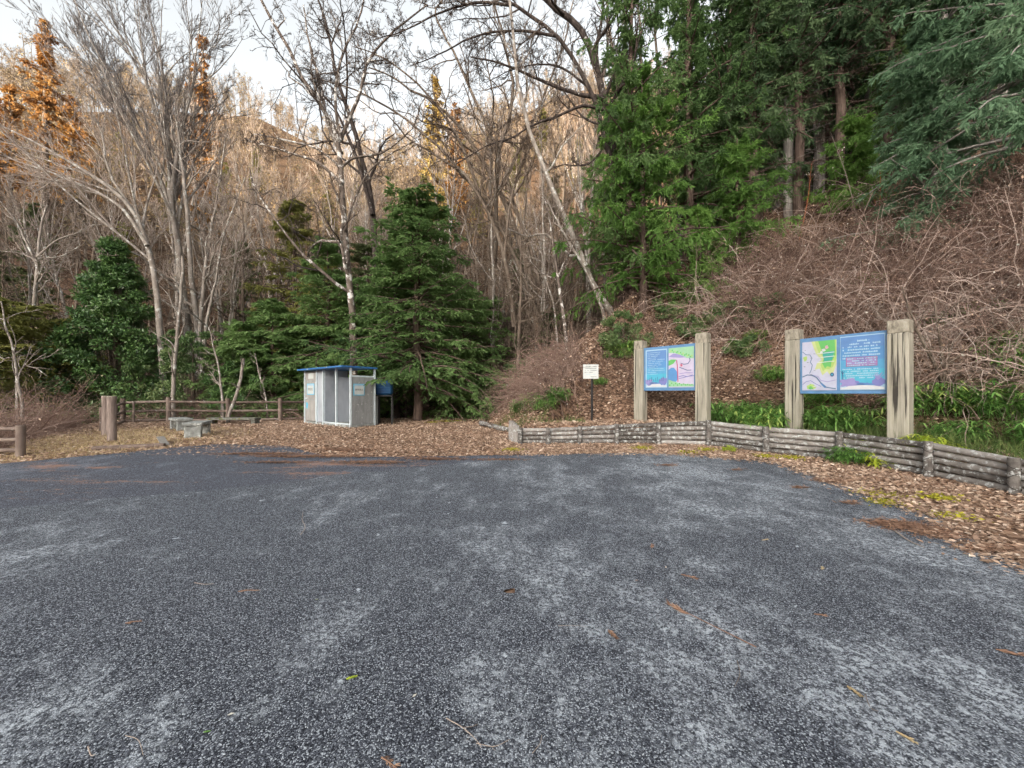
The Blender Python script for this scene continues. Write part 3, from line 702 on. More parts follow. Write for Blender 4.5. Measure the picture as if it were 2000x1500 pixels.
# water tank beside the shed
tc = S(.28, LV + .66, 0); tz = tc[2] + .0
tk = thing('water_tank', tc, 'blue box water tank on a dark stand beside the toilet shed', 'water tank')
gg = G(); gg.box(tc + [0, 0, 1.50], (.66, .60, .60), (1, .25, 0), (0, 0, 1), .07); gg.shift(tc).build('tank', MT['tankblue'], tk)
gg = G(); gg.box(tc + [0, 0, 1.83], (.70, .64, .06), (1, .25, 0), (0, 0, 1), .02); gg.box(tc + [-.1, 0, 1.885], (.22, .22, .05), (1, .25, 0), (0, 0, 1), .02); gg.shift(tc).build('lid', MT['tankblue'], tk)
gg = G(); gg.box(tc + [0, 0, 1.50], (.68, .62, .035), (1, .25, 0), (0, 0, 1), .01); gg.shift(tc).build('band', MT['shedblue'], tk)
gg = G(); gg.box(tc + [0, 0, 1.16], (.70, .64, .06), (1, .25, 0), (0, 0, 1), .005); gg.shift(tc).build('platform', MT['black'], tk)
for sx in (-.3, .3):
    for sy in (-.27, .27):
        gg = G(); gg.box(tc + [sx - sy * .25, sy + sx * .25, .50], (.06, .06, 1.26), (1, .25, 0), (0, 0, 1), .004); gg.shift(tc).build('leg', MT['black'], tk)
gg = G(); gg.box(tc + [-.24, .0, .55], (.10, .5, 1.1), (1, .25, 0), (0, 0, 1), .01); gg.shift(tc).build('back_plate', MT['dkmetal'], tk)
gg = G(); gg.tubes(np.array([tc + [-.17, -.36, z] for z in np.linspace(-.1, 1.15, 5)]), np.full(5, .025), 8); gg.shift(tc).build('pipe', MT['white'], tk, True)

# ------------------------------------------------------------------ log fences on the edge
fpx = [(201, 843, .78), (240, 826, .98), (329, 824, 1.02), (445, 825, .98), (547, 822, .98), (612, 819, .95), (700, 816, .9), (792, 815, .85), (880, 815, .85)]
FP = []
for (px, py, hh) in fpx:
    x, y = gp(px, py); FP.append(np.array([x, y + .0, float(base_g(y)) - .05]))
fo = FP[2].copy(); fn = thing('log_fence', fo, 'dark log rail fence running behind the benches and the toilet shed', 'fence')
for i, (P_, q) in enumerate(zip(FP, fpx)):
    gg = G(); log_tube(gg, P_ - [0, 0, .3], P_ + [0, 0, q[2] + .10], .085, 10, 7, .05, rng.uniform(.2, .9)); gg.shift(fo).build('post', MT['fencewood'], fn, True)
for i in range(len(FP) - 1):
    for k, hz in enumerate((.92, .54, .14)):
        if i > 5 and k != 1: continue
        gg = G(); log_tube(gg, FP[i] + [0, .03, hz * fpx[i][2]], FP[i + 1] + [0, .03, hz * fpx[i + 1][2]], .05 if k else .055, 8, 9, .08, rng.uniform(.1, 1)); gg.shift(fo).build('rail', MT['fencewood'], fn, True)
P_ = FP[1] + np.array([.35, .1, 0]); gg = G(); log_tube(gg, P_ - [0, 0, .2], P_ + [0, 0, .95], .045, 8, 6, .1, .6); gg.shift(fo).build('stake', MT['fencewood'], fn, True)
x, y = gp(40, 892); b0 = np.array([x, y, h1(x, y)]); f2 = thing('log_fence', b0, 'short three-rail log fence at the roadside before the bramble dip', 'fence')
bb = b0 + np.array([-1.9, .05, -.02]); bc = b0 + np.array([-3.8, .1, -.04])
for P_ in (b0, bb, bc):
    gg = G(); log_tube(gg, P_ - [0, 0, .3], P_ + [0, 0, .72], .075, 10, 6, .05, .8); gg.shift(b0).build('post', MT['fencewood'], f2, True)
for A_, B_ in ((b0, bb), (bb, bc)):
    for hz in (.64, .39, .15):
        gg = G(); log_tube(gg, A_ + [0, 0, hz], B_ + [0, 0, hz - .01], .045, 8, 8, .07, rng.uniform(.4, 1)); gg.shift(b0).build('rail', MT['fencewood'], f2, True)
# thick bollard logs
for (px, py, hh, r, lab) in ((218.5, 862, 1.26, .104, 'thick pinkish log bollard, the front one of two by the fence end'), (207, 851, 1.22, .10, 'log bollard close behind the thicker one at the fence end')):
    x, y = gp(px, py); b0 = np.array([x, y, h1(x, y)]); t = thing('log_bollard', b0, lab, 'bollard', 'log bollards at the fence end')
    gg = G(); log_tube(gg, b0 - [0, 0, .2], b0 + [0, 0, hh], r, 14, 9, .03, .5); gg.shift(b0).build('log', MT['postlog'], t, True)
    gg = G(); gg.tubes(np.array([b0 + [0, 0, hh - .01], b0 + [0, 0, hh + .02]]), np.array([r * .98, r * .9]), 14, cap=True); gg.shift(b0).build('sawn_top', MT['timberend'], t)
# kerb log and loose plank
x0, y0 = gp(182, 880); x1, y1 = gp(322, 873); a = np.array([x0, y0, h1(x0, y0) + .04]); b = np.array([x1, y1, h1(x1, y1) + .04])
t = thing('kerb_log', (a + b) / 2, 'long dark log laid as a kerb along the dry grass', 'log'); gg = G(); log_tube(gg, a, b, .065, 9, 10, .06, .5); gg.shift((a + b) / 2).build('log', MT['fencewood'], t, True)
x0, y0 = gp(303, 866); x1, y1 = gp(324, 872); a = np.array([x0, y0 + .15, h1(x0, y0) + .16]); b = np.array([x1, y1, h1(x1, y1) + .03])
t = thing('loose_plank', (a + b) / 2, 'short grey plank propped on the end of the kerb log', 'plank'); gg = G(); d_ = nrm(b - a); gg.box((a + b) / 2, (np.linalg.norm(b - a), .16, .035), d_, nrm(np.cross(np.cross(d_, [0, 0, 1]), d_)), .006); gg.shift((a + b) / 2).build('board', MT['plankgrey'], t)
# concrete benches
def bench(label, ctr, axis_, ln, wd, hh, mossy=False):
    ax = np.append(nrm(np.array(axis_, float)), 0); n_ = np.cross([0, 0, 1.], ax); b0 = np.array([*ctr, h1(*ctr)])
    cm = MT['mossconcrete' if mossy else 'concrete']; t = thing('concrete_bench', b0, label, 'bench', 'concrete benches by the fence')
    gg = G(); gg.box(b0 + [0, 0, hh - .045], (ln, wd, .09), ax, (0, 0, 1), .012); gg.shift(b0).build('seat', cm, t)
    for s_ in (-1, 1):
        gg = G(); gg.box(b0 + ax * s_ * (ln / 2 - .12) + np.array([0, 0, (hh - .092) / 2 - .05]), (.16, wd * .86, hh - .092 + .1), ax, (0, 0, 1), .012); gg.shift(b0).build('leg', cm, t)
    return t
bx, by = gp(368, 856); bench('concrete slab bench nearest the road, seat pointing away from it', (bx - .12, by + .48), (-.45, .9), 1.15, .46, .44)
bx, by = gp(350, 843); bench('concrete slab bench half hidden behind the front bench', (bx - .35, by + .45), (-.8, .6), 1.1, .44, .42)
bx, by = gp(448, 829); bench('long low mossy concrete bench along the log fence', (bx, by + .25), (1, .06), 1.9, .40, .26, True)
# ------------------------------------------------------------------ growing things
def resample(pts, K):
    pts = np.asarray(pts, float); n = len(pts)
    if n == 2: return pts[0] + (pts[1] - pts[0]) * np.linspace(0, 1, K)[:, None]
    ext = np.vstack([2 * pts[0] - pts[1], pts, 2 * pts[-1] - pts[-2]])
    t = np.linspace(0, n - 1 - 1e-6, K); i = t.astype(int); f = (t - i)[:, None]
    p0, p1, p2, p3 = ext[i], ext[i + 1], ext[i + 2], ext[i + 3]
    return .5 * (2 * p1 + (p2 - p0) * f + (2 * p0 - 5 * p1 + 4 * p2 - p3) * f ** 2 + (3 * p1 - p0 - 3 * p2 + p3) * f ** 3)
def rnd3(*s): return rng.normal(size=s + (3,))
def sample_on(P, R, idx, t):
    K = P.shape[1]; f = t * (K - 1 - 1e-6); i = f.astype(int); fr = (f - i)[:, None]
    O = P[idx, i] * (1 - fr) + P[idx, i + 1] * fr
    return O, nrm(P[idx, i + 1] - P[idx, i]), R[idx, i] * (1 - fr[:, 0]) + R[idx, i + 1] * fr[:, 0]
def walk(O, D, L, K, wob, trop, bend=None):
    Nn = len(O); P = np.empty((Nn, K, 3)); P[:, 0] = O; st = (L / (K - 1))[:, None]; d = D
    for k in range(1, K):
        d = d + rnd3(Nn) * wob; d[:, 2] += trop
        if bend is not None: d = d + bend
        d = nrm(d); P[:, k] = P[:, k - 1] + d * st
    return P
def branch(P, R, n, t0, t1, ang, asd, lr, K, trop, wob, rr=.6, rmin=.008, taper=.3, fall=.55, Labs=None):
    N_ = len(P); idx = np.repeat(np.arange(N_), n)
    t = rng.uniform(t0, t1, N_ * n)
    O, T, r = sample_on(P, R, idx, t)
    plen = np.linalg.norm(np.diff(P, axis=1), axis=2).sum(1)
    q = rnd3(len(idx)); q = nrm(q - T * (q * T).sum(1, keepdims=True))
    a = rng.normal(ang, asd, len(idx))[:, None]
    D = np.cos(a) * T + np.sin(a) * q
    L = (plen[idx] if Labs is None else np.full(len(idx), Labs)) * lr * (1.08 - fall * t) * rng.uniform(.55, 1.2, len(idx))
    r0 = np.maximum(r * rr, rmin)
    C = walk(O, D, L, K, wob, trop)
    return C, r0[:, None] * np.linspace(1, taper, K)[None]
def tree_obj(name, label, group, org, trunk, crown, mt, mc, cat='tree', crown_name='crown'):
    t = thing(name, org, label, cat, group)
    trunk.shift(org).build('trunk', mt, t, True)
    if crown is not None and crown.n: crown.shift(org).build(crown_name, mc, t)
    return t

def bare_geo(stems, lv, rmin=.011, K=18, leaf=None):
    """stems: list of (points, r0, r1); lv: list of branch() dicts. Returns trunk, crown accumulators"""
    tr, cr = G(), G()
    P = np.stack([resample(p, K) + rnd3(K) * np.linspace(.2, 1, K)[:, None] * .02 * np.linalg.norm(np.array(p[-1]) - np.array(p[0])) / 8 for p, _, _ in stems])
    R = np.stack([np.linspace(a, b, K) for _, a, b in stems])
    R[:, 0] *= 1.25
    tr.tubes(P, R, 8, .45)
    last = None
    for k, l in enumerate(lv):
        l = dict(l); sides = l.pop('sides', 4 if k < 2 else 3)
        P2, R2 = branch(P, R, rmin=rmin * (1.5 if k == 0 else 1), **l)
        (tr if k == 0 else cr).tubes(P2, R2, 6 if k == 0 else sides, rng.uniform(0, 1, len(P2)))
        if k == 0: P, R = np.concatenate([P, P]) if False else P2, R2
        else: P, R = P2, R2
        last = (P2, R2)
    if leaf:
        n, sz = leaf; idx = rng.integers(0, len(P), n)
        O, T, _ = sample_on(P, R, idx, rng.uniform(.2, 1, n)); D = nrm(rnd3(n) + [0, 0, -.6])
        cr.leaves(O, D, rnd3(n), rng.uniform(.6, 1.2, n) * sz, rng.uniform(.4, .7, n) * sz, rng.uniform(0, 1, n), 1)
    return tr, cr
def pxs(pts, Z):
    """a stem through points of the photograph at distance Z (each point may carry its own)"""
    return [at(p[0], p[1], p[2] if len(p) > 2 else Z) for p in pts]
def stand(px, Z, py=None):
    X = (px - 1000) / F_PX * Z
    return np.array([X, Z, h1(X, Z)])

CROOK = [dict(n=11, t0=.25, t1=1, ang=.85, asd=.25, lr=.42, K=10, trop=.05, wob=.20, rr=.55),
         dict(n=7, t0=.2, t1=1, ang=.75, asd=.25, lr=.5, K=7, trop=.04, wob=.24),
         dict(n=6, t0=.2, t1=1, ang=.7, asd=.3, lr=.5, K=5, trop=.03, wob=.28),
         dict(n=3, t0=.25, t1=1, ang=.7, asd=.3, lr=.55, K=4, trop=.02, wob=.3)]
FAN = [dict(n=9, t0=.35, t1=1, ang=.42, asd=.13, lr=.62, K=10, trop=.06, wob=.045, rr=.6),
       dict(n=7, t0=.15, t1=1, ang=.38, asd=.12, lr=.62, K=8, trop=.045, wob=.06),
       dict(n=6, t0=.15, t1=1, ang=.38, asd=.14, lr=.55, K=6, trop=.03, wob=.08),
       dict(n=4, t0=.2, t1=1, ang=.4, asd=.15, lr=.5, K=4, trop=.03, wob=.08)]
SLIM = [dict(n=9, t0=.3, t1=1, ang=.6, asd=.2, lr=.30, K=9, trop=.06, wob=.12, rr=.5),
        dict(n=6, t0=.2, t1=1, ang=.65, asd=.25, lr=.5, K=6, trop=.05, wob=.16),
        dict(n=5, t0=.2, t1=1, ang=.65, asd=.25, lr=.5, K=5, trop=.03, wob=.2)]
LIGHT = [dict(n=6, t0=.4, t1=1, ang=.7, asd=.2, lr=.25, K=8, trop=.05, wob=.15, rr=.5),
         dict(n=5, t0=.2, t1=1, ang=.65, asd=.25, lr=.5, K=5, trop=.05, wob=.2)]
def lvl(base, **kw):
    """override the first level(s): n0=12, lr0=.3 ..."""
    o = [dict(d) for d in base]
    for k, v in kw.items(): o[int(k[-1])][k[:-1]] = v
    return o
def bespoke(name, label, stems, lv, mt, mc, group=None, rmin=.011):
    st = [(pxs(p, Z) if not isinstance(p[0], np.ndarray) else p, a, b) for p, Z, a, b in stems]
    b0 = st[0][0][0].copy(); b0[2] = h1(b0[0], b0[1])
    for s_ in st:                                      # root every stem that starts near the ground
        g0 = h1(*s_[0][0][:2])
        if s_[0][0][2] - g0 < 3.0 and s_[0][0][2] > g0 - .2: s_[0].insert(0, np.array([s_[0][0][0], s_[0][0][1], g0 - .25]))
        elif s_[0][0][2] < g0 - .2: s_[0][0] = np.array([s_[0][0][0], s_[0][0][1], g0 - .25])
    tr, cr = bare_geo(st, lv, rmin)
    return tree_obj(name, label, group, b0, tr, cr, MT[mt], MT[mc])

bespoke('bare_tree', 'tall bare tree with a broad fan of fine straight grey branches against the sky',
        [([(372, 745), (366, 650), (349, 500), (336, 390), (322, 280), (272, 120), (215, 40)], 22.5, .24, .03),
         ([(372, 745), (366, 650), (349, 500), (336, 390), (330, 290), (318, 150), (298, 50)], 22.5, .20, .03),
         ([(372, 745), (366, 650), (349, 500), (338, 400), (345, 300), (375, 170), (400, 90)], 22.3, .20, .03),
         ([(349, 500), (336, 420), (290, 300), (215, 190), (160, 120)], 22.4, .14, .03)],
        lvl(FAN, n0=13, n1=7, n2=6, n3=5, lr0=.5, lr1=.55), 'barkpale', 'twiggrey')
bespoke('bare_tree', 'pale many-stemmed bare tree just behind the fan-branched tree',
        [([(388, 740), (384, 640), (371, 510), (363, 370), (352, 290), (340, 200)], 21.6, .17, .03),
         ([(392, 740), (391, 640), (402, 520), (425, 380), (440, 260)], 21.4, .13, .025),
         ([(394, 740), (402, 640), (418, 560), (438, 460), (480, 340)], 21.2, .10, .02)],
        lvl(CROOK, lr0=.3, n0=10, n3=2), 'barkpale', 'twigpale')
bespoke('bare_tree', 'bare tree leaning outward over the evergreen bush with long sweeping pale limbs',
        [([(318, 740), (308, 590), (288, 480), (245, 395), (160, 330), (70, 280), (-40, 225)], 19.5, .17, .03),
         ([(288, 480), (230, 400), (120, 345), (-10, 300)], 19.2, .09, .02),
         ([(292, 500), (270, 430), (215, 340), (195, 250), (150, 170)], 19.8, .09, .02)],
        lvl(FAN, n0=9, n1=6, n2=5, n3=3, lr0=.45, trop0=.02), 'barkpale', 'twigpale')
bespoke('bare_tree', 'small white-stemmed bare tree with spreading level branches before dark conifers',
        [([(62, 700), (66, 600), (73, 520), (80, 440), (92, 400)], 18.0, .085, .03),
         ([(73, 520), (50, 470), (30, 430), (5, 400)], 18, .05, .02), ([(74, 500), (110, 470), (150, 455), (175, 440)], 18, .045, .015),
         ([(74, 510), (40, 495), (0, 490)], 17.9, .04, .015), ([(76, 505), (120, 500), (160, 478)], 17.8, .04, .015)],
        lvl(CROOK, n0=6, lr0=.35, n1=5, n2=4, n3=2), 'barkpale', 'twigpale')
bespoke('bare_sapling', 'thin pale crooked sapling rising from the bramble dip at the roadside',
        [([(43, 790), (33, 740), (27, 690), (12, 640), (2, 590)], 12.6, .05, .016), ([(36, 740), (60, 710), (90, 690)], 12.6, .024, .01), ([(30, 715), (5, 700), (-30, 690)], 12.6, .022, .01)],
        lvl(LIGHT, n0=5, n1=4), 'barkpale', 'twigpale')
bespoke('bare_tree', 'dark forked bare tree with white mottled trunk right behind the toilet shed',
        [([(693, 790), (690, 690), (686, 600), (679, 520), (672, 430), (667, 350), (664, 275), (640, 232), (598, 160), (560, 90), (522, 15), (508, -20)], 18.2, .20, .05),
         ([(666, 300), (640, 240), (628, 170), (605, 90), (592, 10)], 18.3, .10, .03),
         ([(668, 360), (622, 318), (570, 300), (535, 288), (492, 278)], 18.1, .08, .02),
         ([(674, 450), (690, 395), (725, 330), (790, 285), (850, 262)], 18.0, .06, .015),
         ([(664, 275), (700, 190), (720, 120), (770, 60), (835, 10)], 18.6, .09, .03),
         ([(664, 275), (655, 190), (668, 110), (700, 40), (715, -20)], 18.3, .08, .03)],
        lvl(CROOK, n0=9, lr0=.32, n1=7, n2=6, n3=3), 'barkmottle', 'twigdark')
bespoke('bare_tree', 'dark double-stemmed bare tree leaning behind the forked tree by the shed',
        [([(745, 700), (728, 420), (712, 330), (690, 250), (660, 160), (640, 60), (615, -20)], 22.5, .2, .05),
         ([(728, 420), (700, 320), (672, 250), (645, 200), (600, 172)], 22.3, .12, .03)],
        lvl(CROOK, n0=9, lr0=.3, n2=5, n3=2), 'barkdark', 'twigdark')
bespoke('bare_tree', 'bare brown tree with parallel trunks leaning towards the shed, above the green fir',
        [([(1068, 640), (1020, 490), (980, 380), (940, 310), (895, 245), (850, 205), (790, 165), (720, 130)], 22.0, .18, .035),
         ([(1075, 640), (1040, 500), (1005, 400), (985, 330), (940, 250), (905, 160)], 22.4, .14, .03),
         ([(1060, 640), (1000, 490), (930, 370), (870, 315), (800, 270), (750, 215)], 21.6, .12, .03)],
        lvl(CROOK, n0=9, lr0=.30, n2=5, n3=2), 'barkbrown', 'twigbrown')
bespoke('bare_tree', 'pale straight trunk leaning across in front of the brown wood, beside the bright cedar',
        [([(1192, 605), (1160, 560), (1122, 468), (1092, 400), (1060, 320), (1030, 240), (1010, 150), (1000, 40), (990, -30)], 17.6, .17, .05)],
        lvl(CROOK, n0=9, lr0=.28, n2=5, n3=2), 'barkpale', 'twigbrown')
bespoke('bare_tree', 'thin white leaning stem, the lower of two crossing beside the bright cedar',
        [([(1178, 610), (1150, 540), (1110, 470), (1085, 425), (1068, 390)], 17.0, .085, .03)], lvl(LIGHT, n0=7), 'barkpale', 'twigpale')
bespoke('bare_tree', 'slender upright birch-like stem standing on the bank beyond the small notice',
        [([(1110, 715), (1103, 640), (1092, 560), (1082, 490), (1074, 440), (1062, 380)], 16.0, .085, .025)], lvl(LIGHT, n0=8, n1=6), 'barkmottle', 'twigpale')
bespoke('bare_tree', 'second slender white stem on the bank, farther than the birch-like one',
        [([(1090, 690), (1082, 600), (1065, 540), (1055, 480), (1040, 400)], 18.2, .06, .02)], lvl(LIGHT, n0=8), 'barkpale', 'twigpale')
bespoke('bare_tree', 'big dark crooked trunk with long level boughs rising out of the bright cedar',
        [([(1225, 560), (1212, 420), (1200, 320), (1186, 230), (1172, 165), (1158, 110), (1130, 55), (1085, 15), (1040, -25)], 19.0, .24, .12),
         ([(1180, 190), (1135, 185), (1085, 168), (1030, 145), (985, 126), (920, 110)], 18.7, .11, .03),
         ([(1184, 215), (1140, 206), (1100, 222), (1050, 240), (1000, 268), (950, 285), (890, 322)], 18.4, .08, .02),
         ([(1172, 165), (1165, 100), (1175, 40), (1180, -20)], 19.2, .12, .05),
         ([(1192, 270), (1150, 320), (1100, 322), (1060, 335)], 18.7, .05, .015)],
        lvl(CROOK, n0=8, lr0=.3, n1=6, n2=5, n3=3), 'barkdark', 'twigdark')
bespoke('bare_tree', 'bare tree of several straight brown stems beside the dark crooked trunk',
        [([(1225, 560), (1215, 300), (1205, 160), (1188, 40), (1180, -30)], 21, .17, .05), ([(1235, 560), (1230, 300), (1225, 150), (1222, -30)], 21.5, .15, .05),
         ([(1250, 560), (1262, 300), (1258, 180), (1248, 60), (1252, -30)], 22, .15, .05), ([(1262, 560), (1290, 300), (1282, 100), (1262, -30)], 21.5, .13, .05)],
        lvl(SLIM, n0=9, lr0=.2), 'barkbrown', 'twigdark')
bespoke('bare_tree', 'tall twiggy bare tree whose crown fills the sky over the centre',
        [([(960, 700), (968, 450), (975, 300), (1000, 190), (985, 80), (960, -20)], 26, .2, .05), ([(975, 300), (930, 200), (890, 110), (850, 30), (870, -10)], 25.5, .12, .04),
         ([(970, 380), (1020, 280), (1060, 190), (1100, 90), (1120, 0)], 26.5, .12, .04)],
        lvl(CROOK, n0=12, lr0=.34, n2=6, n3=4), 'barkbrown', 'twigdark')
bespoke('bare_tree', 'bare tree with dark twiggy limbs arching high over the centre beside the crooked trunk',
        [([(1222, 560), (1196, 330), (1150, 170), (1085, 70), (1000, 10), (900, -30)], 18.6, .16, .05), ([(1085, 70), (1010, 60), (930, 70), (860, 105), (800, 130)], 18.4, .07, .015),
         ([(1000, 10), (930, 5), (860, 25), (790, 60), (720, 80)], 18.2, .07, .015), ([(1150, 170), (1090, 130), (1020, 130), (950, 160)], 18.8, .06, .015)],
        lvl(CROOK, n0=9, lr0=.33, n1=7, n2=6, n3=3), 'barkdark', 'twigdark')
bespoke('bare_tree', 'arching brown tree whose limbs curve from the brown slope towards the forked tree',
        [([(1005, 640), (985, 500), (940, 390), (870, 300), (780, 225), (690, 175), (600, 150)], 20.5, .13, .02), ([(940, 390), (900, 280), (840, 190), (760, 120), (690, 90)], 20.8, .10, .02), ([(985, 500), (1000, 380), (1040, 280), (1110, 200)], 20.5, .08, .02)],
        lvl(CROOK, n0=12, lr0=.3, n1=7, n2=6, n3=3), 'barkbrown', 'twigbrown')
bespoke('dead_stem', 'broken yellowish dead stem leaning on the log fence by the long bench',
        [([(446, 815), (462, 770), (470, 740), (476, 700)], 15.6, .07, .05)], [dict(n=2, t0=.5, t1=.9, ang=.8, asd=.2, lr=.3, K=5, trop=.05, wob=.1)], 'barkpale', 'twigpale')
bespoke('bare_sapling', 'thin bluish sapling bent over behind the log fence, next to the dead stem',
        [([(436, 800), (432, 760), (428, 720), (418, 680), (408, 640)], 16.6, .055, .02), ([(432, 765), (420, 740), (410, 725)], 16.6, .03, .012)], lvl(LIGHT, n0=6), 'barkpale', 'twigpale')
bespoke('bare_sapling', 'thin pale sapling standing behind the fence between dead stem and shed',
        [([(522, 805), (518, 770), (506, 730), (498, 690)], 17.6, .05, .02)], lvl(LIGHT, n0=6), 'barkpale', 'twigpale')
bespoke('bare_tree', 'white lichened trunk behind the log fence rising behind the low shrub',
        [([(338, 800), (339, 760), (343, 690), (352, 600), (358, 500)], 17.2, .10, .05)], lvl(LIGHT, n0=6), 'barkpale', 'twigpale')

# generic bare trees, five shapes, copied over the slopes
def generic_bare(kind, Ht):
    r = Ht * .011 + .02
    if kind == 0: st = [(np.array([[0, 0, -.3], [.1, 0, Ht * .3], [.3, .1, Ht * .65], [.2, 0, Ht]]), r, .03)]; lv = lvl(CROOK, n0=13, lr0=.33, n1=6, n2=5, n3=2)
    if kind == 1: st = [(np.array([[0, 0, -.3], [.2, 0, Ht * .35], [1.0, .2, Ht * .7], [1.6, .2, Ht]]), r, .03), (np.array([[.1, 0, Ht * .2], [-.4, .1, Ht * .5], [-1.4, .2, Ht * .92]]), r * .7, .025)]; lv = lvl(FAN, n0=9, n1=6, n2=5, n3=2)
    if kind == 2: st = [(np.array([[0, 0, -.3], [-.1, 0, Ht * .4], [.1, .1, Ht]]), r * .8, .025)]; lv = lvl(SLIM, n0=14)
    if kind == 3: st = [(np.array([[0, 0, -.3], [.3, 0, Ht * .3], [-.2, .1, Ht * .6], [-1.0, 0, Ht]]), r, .03), (np.array([[.2, 0, Ht * .3], [1.2, .1, Ht * .6], [1.6, .2, Ht * .9]]), r * .7, .03)]; lv = lvl(CROOK, n0=9, lr0=.36, n1=6, n2=5, n3=2)
    return bare_geo([(list(a), b, c) for a, b, c in st], lv, .014)
GB = []
for k, (Ht, mt, mc) in enumerate(((13, 'barkbrown', 'twigbrown'), (15, 'barkpale', 'twigpale'), (14, 'barkpale', 'twigpale'), (12, 'barkbrown', 'twigbrown'))):
    tr, cr = generic_bare(k, Ht); GB.append((tr.mesh('trunk', MT[mt], True), cr.mesh('crown', MT[mc])))
def place_bare(k, px, Z, sc, label, group):
    loc = stand(px, Z); t = thing('bare_tree', loc, label, 'tree', group, rng.uniform(0, 6.28), sc)
    for nm, me in zip(('trunk', 'crown'), GB[k]):
        o = bpy.data.objects.new(nm, me); COL.objects.link(o); o.parent = t
for px, Z in [(10, 27), (120, 26), (205, 29), (300, 31), (455, 28), (520, 33), (590, 27), (610, 34), (690, 31), (150, 34), (60, 33), (380, 35), (-60, 29), (-150, 31), (760, 29), (445, 23.5), (-230, 34), (260, 38), (540, 40), (20, 40)]:
    place_bare(int(rng.integers(0, 4)), px, Z, rng.uniform(.8, 1.2), 'bare brown tree in the tangle of bare crowns behind the fence', 'bare trees behind the fence')
for px, Z in [(430, 26), (480, 24.5), (545, 27), (620, 25.5), (670, 28), (740, 26), (800, 24), (845, 26), (890, 22.5), (940, 25), (990, 23), (1040, 25), (1085, 22.5), (350, 27), (160, 24), (60, 25)]:
    place_bare(int(rng.choice([0, 3])), px, Z, rng.uniform(.9, 1.25), 'crooked bare tree tangling its twigs above the soft green firs', 'crooked bare trees over the firs')
for px, Z in [(850, 27), (900, 24), (930, 30), (960, 21.5), (1000, 26), (1035, 22), (1080, 27), (1110, 24), (1140, 30), (890, 35), (1050, 33), (1180, 27), (980, 38), (830, 37), (1120, 38), (1010, 19.5), (1060, 19.8), (1230, 33), (1150, 21)]:
    place_bare(int(rng.integers(0, 4)), px, Z, rng.uniform(.75, 1.1), 'slim bare tree on the steep brown slope between green fir and bright cedar', 'bare trees on the brown slope')
for px, Z in [(1330, 30), (1400, 34), (1290, 27), (1480, 38)]:
    place_bare(2, px, Z, rng.uniform(.9, 1.2), 'slim bare tree glimpsed through the dark cedars on the bank', 'bare trees among the cedars')

TS = []
for s_ in range(3):
    st = [(list(np.array([[0, 0, -.2], [math.cos(a) * .4, math.sin(a) * .4, 1.5], [math.cos(a) * q, math.sin(a) * q, hh]])), .035, .01) for a, q, hh in [(rng.uniform(0, 6.28), rng.uniform(.4, 1.4), rng.uniform(2.6, 4.4)) for _ in range(6)]]
    tr, cr = bare_geo(st, lvl(CROOK, n0=8, lr0=.45, n1=5, n2=4, n3=2), .009); TS.append((tr.mesh('stems', MT['barkbrown'], True), cr.mesh('twigs', MT['twigbrown'])))
def place_shrub(px, Z, sc, label, group):
    t = thing('bare_shrub', stand(px, Z), label, 'shrub', group, rng.uniform(0, 6.28), sc)
    for nm, me in zip(('stems', 'twigs'), TS[rng.integers(0, 3)]):
        o = bpy.data.objects.new(nm, me); COL.objects.link(o); o.parent = t
for _ in range(42):
    place_shrub(rng.uniform(860, 1210), rng.uniform(19, 36), rng.uniform(.8, 1.5), 'leafless brown shrub on the steep slope between green fir and bright cedar', 'leafless shrubs on the brown slope')
for _ in range(44):
    place_shrub(rng.uniform(-120, 640), rng.uniform(20.5, 36), rng.uniform(.9, 1.6), 'leafless brown shrub in the wood behind the fence', 'leafless shrubs behind the fence')
for px, Z in [(470, 37), (530, 44), (600, 41), (660, 46), (720, 38), (770, 44), (815, 40), (870, 42), (920, 46), (960, 40), (1010, 45), (1060, 41), (1100, 46), (1150, 43), (690, 33), (800, 32), (345, 44), (180, 43)]:
    place_bare(int(rng.integers(0, 4)), px, Z, rng.uniform(1.15, 1.5), 'tall bare tree with its crown against the sky above the golden hillside', 'tall bare trees along the skyline')
